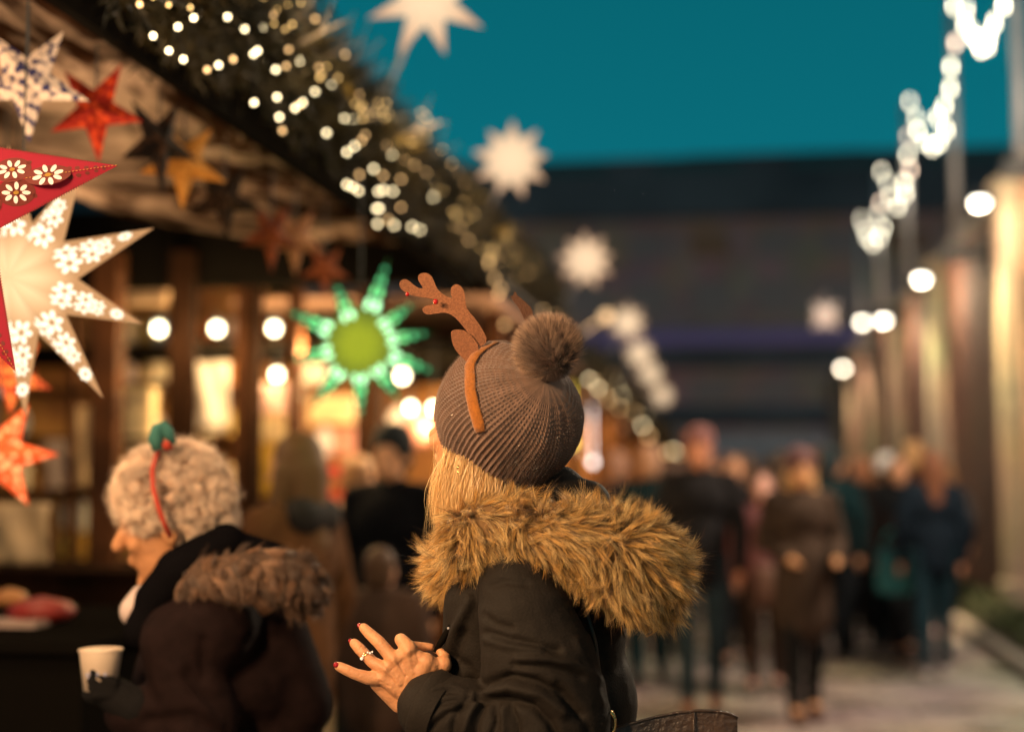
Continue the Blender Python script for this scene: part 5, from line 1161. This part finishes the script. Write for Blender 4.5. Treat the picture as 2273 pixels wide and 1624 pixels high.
def trimcol(N, S_, own, sp): return np.array([.16, .08, .04]) * RNG.uniform(.4, 1.5, (own.max() + 1, 1, 1))[own] * np.ones((N, S_, 1))
fur('trim_fur', furm, p, n, lambda p, n: -upv * .5 + rgt * .2 + RNG.normal(0, .3, p.shape), .025, 240, trimcol, tr2, S=5, width=.0009, clump=.45, wild=.3)
b = MB(); b.cap(O(318, 1325, -.05), O(302, 1355, -.06), .03, .036); b.cap(O(302, 1355, -.06), O(318, 1385, -.07), .035, .02)
sc = blob('scarf', b, mat('pale_scarf', (.55, .42, .38), .8, noise_scale=12), .006, 5, None); attach(sc, old)
b = MB(); b.ball(O(232, 1530, -.19), (.047, .040, .027), R2); b.cap(O(245, 1535, -.19), O(300, 1570, -.19), .036, .04)
for i, (fx_, fy_) in enumerate(((200, 1490), (196, 1508), (198, 1524), (204, 1540))):
    b.cap(O(250, 1515 + i * 8, -.215), O(fx_ + 10, fy_, -.225), .0125, .012); b.cap(O(fx_ + 10, fy_, -.225), O(fx_ - 2, fy_ + 4, -.188), .012, .011)
b.cap(O(255, 1520, -.17), O(212, 1489, -.147), .0145, .0125)
gl = blob('glove', b, mat('dark_glove', (.008, .007, .007), .9, spec=.1), .003, 3, old)
# paper cup
cupm = mat('paper_cup', (.60, .46, .34), .5); blue = mat('cup_print', (.30, .30, .42), .6)
cup = thing('paper_cup', 'white paper cup with faint blue print held by the older woman', 'cup', tuple(O(222, 1520, -.2)))
b = MB(); cu0 = O(222, 1530, -.2); cu1 = O(222, 1440, -.2); ax_ = unit(np.array([0, 0, 1.0])); r_t = 44 / 1018; h_ = 82 / 1018
b.tube([cu0 + ax_ * 0, cu0 + ax_ * h_ * .9, cu0 + ax_ * h_, cu0 + ax_ * h_ * .98, cu0 + ax_ * .01], [r_t * .76, r_t * .97, r_t, r_t * .92, r_t * .7], 28, True); b.obj('cup_wall', cupm, cup, True)
b = MB(); b.tube([cu0 + ax_ * h_ + (rgt * math.cos(t) + np.cross(ax_, rgt) * math.sin(t)) * r_t for t in np.linspace(0, 2 * math.pi, 30)], .0022, 6); b.obj('rim', cupm, cup, True)
b = MB(); fd = np.array([-fwd[0], -fwd[1], 0])
for k_, (u_, z_) in enumerate(((-.016, .034), (-.008, .038), (.004, .036), (.018, .035), (.022, .026), (-.012, .027))):
    q = cu0 + ax_ * z_ + rgt * u_ + fd * (math.sqrt(max((r_t * (.76 + .21 * z_ / (h_ * .9))) ** 2 - u_ ** 2, 0)) + .0003); b.ball(q, (.0045, .0045, .0008), np.stack([rgt, upv, fd], 1), 8, 5)
b.obj('print', blue, cup, True)

# ================================================================== passers-by
def passer(label, px, d, face, hgt=1.7, coat=(.02, .02, .025), legs=(.02, .03, .05), hairc=(.08, .04, .02), hat=None, skinc=(.6, .3, .18), longcoat=False, stride=.16, hairlong=False, armf=0, shoe=(.03, .03, .03), bag=None, base=None, hood=None, group='people strolling down the lane', headpx=None):
    g0 = ground(px, d) if base is None else np.array(base, float); k_ = hgt / 1.7
    fd = np.array([math.cos(R(face)), math.sin(R(face)), 0]); lt = np.array([-fd[1], fd[0], 0]); up = np.array([0, 0, 1.0]); RM = np.stack([fd, lt, up], 1)
    def q(x, y, z): return g0 + (fd * x + lt * y + up * z) * k_
    t = thing('person', label, 'person', tuple(g0), group)
    sk = mat('skin_%02d_%02d' % (int(skinc[0] * 99), int(skinc[1] * 99)), skinc, .55)
    b = MB(); s = stride
    hz = 1.58; b.ball(q(0, 0, hz + .02), np.array([.092, .074, .105]) * k_, RM, 16, 12); b.ball(q(.03, 0, hz - .05), np.array([.06, .055, .07]) * k_, RM)
    b.cap(q(.092, 0, hz), q(.112, 0, hz - .03), .008, .013); b.ball(q(.088, 0, hz - .06), (.01, .02, .009), RM)
    for sd_ in (-1, 1): b.ball(q(0, sd_ * .075, hz - .01), (.018, .009, .03), RM)
    b.cap(q(-.01, 0, 1.50), q(-.01, 0, 1.40), .05, .055); b.ball(q(0, 0, 1.27), (.10, .16, .17), RM, 16, 12); b.ball(q(0, 0, 1.02), (.10, .14, .15), RM)
    legsp = []
    for sd_, st in ((-1, s), (1, -s)):
        h0 = q(0, sd_ * .085, .92); kn = q(st * .6 + .03, sd_ * .09, .50); an = q(st, sd_ * .09, .09); legsp.append((h0, kn, an))
        b.cap(h0, kn, .08, .052); b.cap(kn, an, .05, .035); b.cap(an, an + fd * .14 - up * .04, .034, .028)
    arms = []
    for sd_, st in ((-1, -s), (1, s)):
        sh = q(0, sd_ * .18, 1.39); el = q(-.03 + st * .4, sd_ * .24, 1.12)
        wr = q(.05 + st * .8 + armf * .22, sd_ * (.22 - armf * .12), .88 + armf * .22); arms.append((sh, el, wr)); dn = unit(wr - el)
        b.cap(sh, el, .045, .037); b.cap(el, wr, .035, .024); b.cap(wr, wr + dn * .07, .026, .028)
        for j in range(4): b.cap(wr + dn * .07 + fd * (.024 - .016 * j), wr + dn * (.14 - abs(j - 1.4) * .008) + fd * (.024 - .016 * j), .009, .0075)
        b.cap(wr + dn * .03 + fd * .025, wr + dn * .08 + fd * .05, .010, .008)
    blob('body', b, sk, .0085, 3, t)
    cm = mat('coat_' + '_'.join('%03d' % int(c * 999) for c in coat), coat, .85, spec=.08, noise_scale=12, noise_amt=.35)
    b = MB(); b.ball(q(0, 0, 1.28), (.135, .20, .17), RM, 18, 12); b.ball(q(0, 0, 1.05), (.135, .175, .22), RM, 18, 12); b.cap(q(-.01, -.12, 1.40), q(-.01, .12, 1.40), .07, .07); b.cap(q(-.01, 0, 1.44), q(-.01, 0, 1.36), .07, .09)
    if longcoat: b.cap(q(0, 0, 1.0), q(0, 0, .66), .17, .19)
    else: b.cap(q(0, 0, 1.0), q(0, 0, .86), .15, .15)
    for sh, el, wr in arms: b.cap(sh, el, .07, .06); b.cap(el, wr, .058, .046)
    blob('coat', b, cm, .017, 5, t)
    b = MB()
    for h0, kn, an in legsp: b.cap(h0, kn, .095, .066); b.cap(kn, an, .064, .05)
    blob('trousers', b, mat('legs_' + '_'.join('%03d' % int(c * 999) for c in legs), legs, .85, spec=.1, noise_scale=14), .014, 4, t)
    for h0, kn, an in legsp:
        b = MB(); b.cap(an - up * .03, an + fd * .15 - up * .045, .045, .036); b.cap(an + up * .03, an - up * .04, .042, .044); blob('shoe', b, mat('shoe_' + '_'.join('%03d' % int(c * 999) for c in shoe), shoe, .6), .010, 3, t)
    hm_ = mat('hair_' + '_'.join('%03d' % int(c * 999) for c in hairc), hairc, .6, bump=.5, bump_scale=60)
    b = MB(); b.ball(q(-.022, 0, hz + .045), np.array([.095, .086, .098]) * k_, RM, 16, 12); b.ball(q(-.04, 0, hz - .02), np.array([.07, .082, .085]) * k_, RM)
    if hairlong:
        b.cap(q(-.05, 0, hz), q(-.08, 0, 1.32), .08, .06)
        for sd_ in (-1, 1): b.cap(q(-.01, sd_ * .07, hz), q(.02, sd_ * .09, 1.36), .035, .03)
    blob('hair', b, hm_, .010, 3, t)
    if hat:
        b = MB(); b.ball(q(-.012, 0, hz + .075), np.array([.106, .095, .085]) * k_, RM, 16, 12); b.cap(q(-.012, 0, hz + .04), q(-.012, 0, hz + .06), .098, .10)
        blob('hat', b, mat('hat_' + '_'.join('%03d' % int(c * 999) for c in hat), hat, .85), .010, 3, t)
    if hood:
        b = MB(); b.cap(q(-.08, -.06, 1.42), q(-.08, .06, 1.42), .07, .07); blob('hood', b, mat('hood_' + '_'.join('%03d' % int(c * 999) for c in hood), hood, .85), .014, 3, t)
    return t
fcam = -90 + 6
passer('man with reddish face, pink woolly hat and blue jeans, just right of the fur hood', 1550, 9.2, fcam, 1.80, coat=(.016, .015, .018), legs=(.03, .05, .065), hat=(.20, .085, .085), skinc=(.52, .22, .13), stride=.12, shoe=(.30, .14, .09), hairc=(.10, .05, .04))
passer('woman with long blond hair and mottled grey brown coat walking towards the viewer', 1772, 9.0, fcam + 10, 1.66, coat=(.055, .036, .028), legs=(.012, .012, .014), hairc=(.50, .28, .12), hairlong=True, skinc=(.65, .33, .17), longcoat=True, armf=.7, shoe=(.10, .04, .02), stride=.10, hat=(.12, .055, .06))
passer('child in dusty pink jacket beside the woman with the mottled coat', 1690, 10.2, fcam - 10, 1.52, coat=(.17, .07, .08), legs=(.03, .018, .015), hairc=(.2, .1, .08), skinc=(.6, .33, .28), stride=.10)
passer('person in dark teal jacket behind the blond woman, turned away', 1835, 11.6, 95, 1.74, coat=(.005, .020, .026), legs=(.008, .01, .014), hairc=(.006, .02, .03), stride=.14)
passer('person in black coat turned away, under the white cap', 1905, 12.2, 80, 1.66, coat=(.012, .008, .008), legs=(.01, .012, .016), hairc=(.25, .10, .05), skinc=(.6, .3, .2), stride=.2)
passer('person in black coat wearing a broad white cap', 1962, 12.8, 100, 1.68, coat=(.006, .006, .008), legs=(.01, .03, .04), hat=(.75, .72, .74), stride=.14)
passer('person with brown hair, navy coat and white shoes, rightmost of the crowd', 2062, 10.9, 100, 1.70, coat=(.006, .012, .022), legs=(.010, .03, .045), hairc=(.13, .045, .02), hairlong=True, skinc=(.6, .28, .18), shoe=(.62, .55, .58), stride=.07)
passer('sandy haired person just left of the rightmost one', 2022, 12.5, 85, 1.80, coat=(.010, .010, .012), legs=(.01, .015, .02), hairc=(.45, .25, .11), stride=.12)
passer('person in dark green blue coat directly behind the fur hood', 1440, 10.5, 95, 1.72, coat=(.005, .016, .020), legs=(.004, .02, .028), hairc=(.40, .22, .14), stride=.12)
passer('person with auburn hair behind the man with reddish face', 1612, 13.5, 90, 1.70, coat=(.05, .03, .025), legs=(.02, .02, .03), hairc=(.22, .08, .05), stride=.12)
passer('small fair haired person left of the green blue coat, above the fur hood', 1370, 11.5, 80, 1.70, coat=(.10, .06, .05), legs=(.02, .02, .02), hairc=(.42, .22, .15), stride=.1)
passer('person in black coat far down the lane between the blond woman and the crowd', 1700, 17, 90, 1.72, coat=(.012, .010, .014), legs=(.01, .01, .014), hairc=(.05, .03, .03), stride=.12)
crowd = [
 (1490, 14.5, 'person in charcoal coat just left of the man with reddish face', (.02, .018, .018), (.30, .15, .09)),
 (1585, 16, 'person with light brown hair far behind the man with reddish face', (.03, .02, .018), (.22, .12, .06)),
 (1650, 14, 'person in maroon coat between the reddish man and the pink child', (.05, .015, .015), (.10, .05, .03)),
 (1735, 15.5, 'person in grey coat directly behind the blond woman', (.04, .04, .045), (.12, .07, .05)),
 (1800, 14.2, 'person with dark hair right behind the shoulder of the blond woman', (.015, .012, .012), (.02, .012, .01)),
 (1868, 15, 'person in dark green coat between the teal jacket and the white cap', (.012, .022, .018), (.05, .03, .02)),
 (1935, 16.5, 'person in brown jacket far behind the white cap', (.07, .035, .02), (.20, .09, .04)),
 (2000, 15.5, 'person in black jacket far behind the teal bag', (.010, .010, .012), (.03, .02, .015)),
 (2095, 14.5, 'person in dark jacket by the wall behind the rightmost walker', (.015, .014, .018), (.12, .06, .03)),
 (1455, 18, 'person with grey hair far down the lane left of the crowd', (.03, .025, .03), (.25, .2, .18)),
 (1530, 20, 'person in beige coat far down the lane above the fur hood', (.14, .09, .06), (.15, .08, .05)),
 (1690, 22, 'tall person in black, farthest back in the middle of the lane', (.01, .01, .012), (.04, .03, .02))]
crowd += [
 (1475, 12, 'person in black anorak between the fur hood and the man with reddish face', (.008, .008, .010), (.06, .03, .02)),
 (1625, 11.6, 'person in black coat close behind the man with reddish face, on his right', (.010, .009, .011), (.16, .08, .05)),
 (1728, 12.4, 'person in black coat between the pink child and the blond woman', (.008, .007, .009), (.05, .03, .02)),
 (1815, 13, 'person in brown black jacket behind the arm of the blond woman', (.018, .010, .008), (.10, .05, .03)),
 (1888, 13.4, 'person in black jacket half hidden by the one under the white cap', (.007, .007, .008), (.03, .02, .015)),
 (1990, 12.1, 'dark haired person in black coat with the teal bag at the hip', (.007, .008, .010), (.03, .016, .012)),
 (2030, 13.6, 'person in dark blue coat behind the rightmost walker', (.008, .012, .02), (.09, .05, .03))]
for i, (px, d, lab, ct, hc_) in enumerate(crowd):
    passer(lab, px, d, (90, -80, 100, 75)[i % 4], 1.62 + .05 * (i % 4), coat=ct, legs=(.012, .014, .018), hairc=hc_, stride=.10 + .02 * (i % 3), hairlong=(i % 2 == 0))
# visitors by the stalls
passer('brown haired visitor in brown coat with black hood, before the lit stall', 655, 4.9, 160, 1.64, coat=(.13, .055, .022), legs=(.02, .015, .014), hairc=(.13, .06, .018), hairlong=True, skinc=(.62, .33, .15), stride=.02, hood=(.012, .008, .007), group='visitors at the stalls')
passer('man with black cap and black coat looking at the camera between stall and blond hair', 872, 6.6, -100, 1.72, coat=(.006, .006, .008), legs=(.01, .01, .012), hat=(.010, .014, .016), skinc=(.72, .36, .19), hairc=(.02, .015, .01), stride=.02, group='visitors at the stalls')
passer('visitor with pale grey coat behind the black coated man', 800, 7.3, 70, 1.60, coat=(.30, .20, .16), legs=(.03, .03, .03), hairc=(.25, .12, .05), stride=.02, group='visitors at the stalls')
passer('short child with brown hair and brown jacket in front of the black coated man', 850, 5.6, 80, 1.22, coat=(.09, .05, .035), legs=(.01, .01, .014), hairc=(.10, .045, .02), stride=.02, group='visitors at the stalls')
# bags
def carried(name, lab, cat, px, py, d, wpx, hpx, col, rot=0):
    c = P(px, py, d); w_ = wpx / FPX * d; h_ = hpx / FPX * d
    t = thing(name, lab, cat, tuple(c)); b = MB(); vs = []
    for z, k1 in ((-.5, .8), (-.42, 1), (0, 1), (.35, .9), (.5, .8)):
        for a in np.linspace(0, 2 * math.pi, 16, endpoint=False): vs.append(c + np.array([w_ / 2 * k1 * np.sign(math.cos(a)) * abs(math.cos(a)) ** .5, .09 * k1 * np.sign(math.sin(a)) * abs(math.sin(a)) ** .5, h_ * z]))
    b.add(vs, [(i * 16 + j, i * 16 + (j + 1) % 16, (i + 1) * 16 + (j + 1) % 16, (i + 1) * 16 + j) for i in range(4) for j in range(16)] + [tuple(range(16))[::-1], tuple(64 + j for j in range(16))])
    b.obj('pouch', mat('bag_%d' % px, col, .6), t, True)
    b = MB(); b.tube([c + np.array([w_ * .3 * math.cos(a), 0, h_ * .48 + .16 * math.sin(a)]) for a in np.linspace(0, math.pi, 10)], .008, 6); b.obj('strap', mat('bag_%d' % px, col, .6), t, True)
carried('shoulder_bag', 'bright teal bag hanging at the hip between two dark coated people', 'bag', 1985, 1268, 11.2, 80, 95, (.03, .20, .22))

carried('shopping_bag', 'small brown bag at the side of the woman with the mottled coat', 'bag', 1700, 1300, 9.8, 60, 90, (.14, .07, .05))
# attach() already keeps parts in place; nothing left outside the scene
bpy.context.view_layer.update()
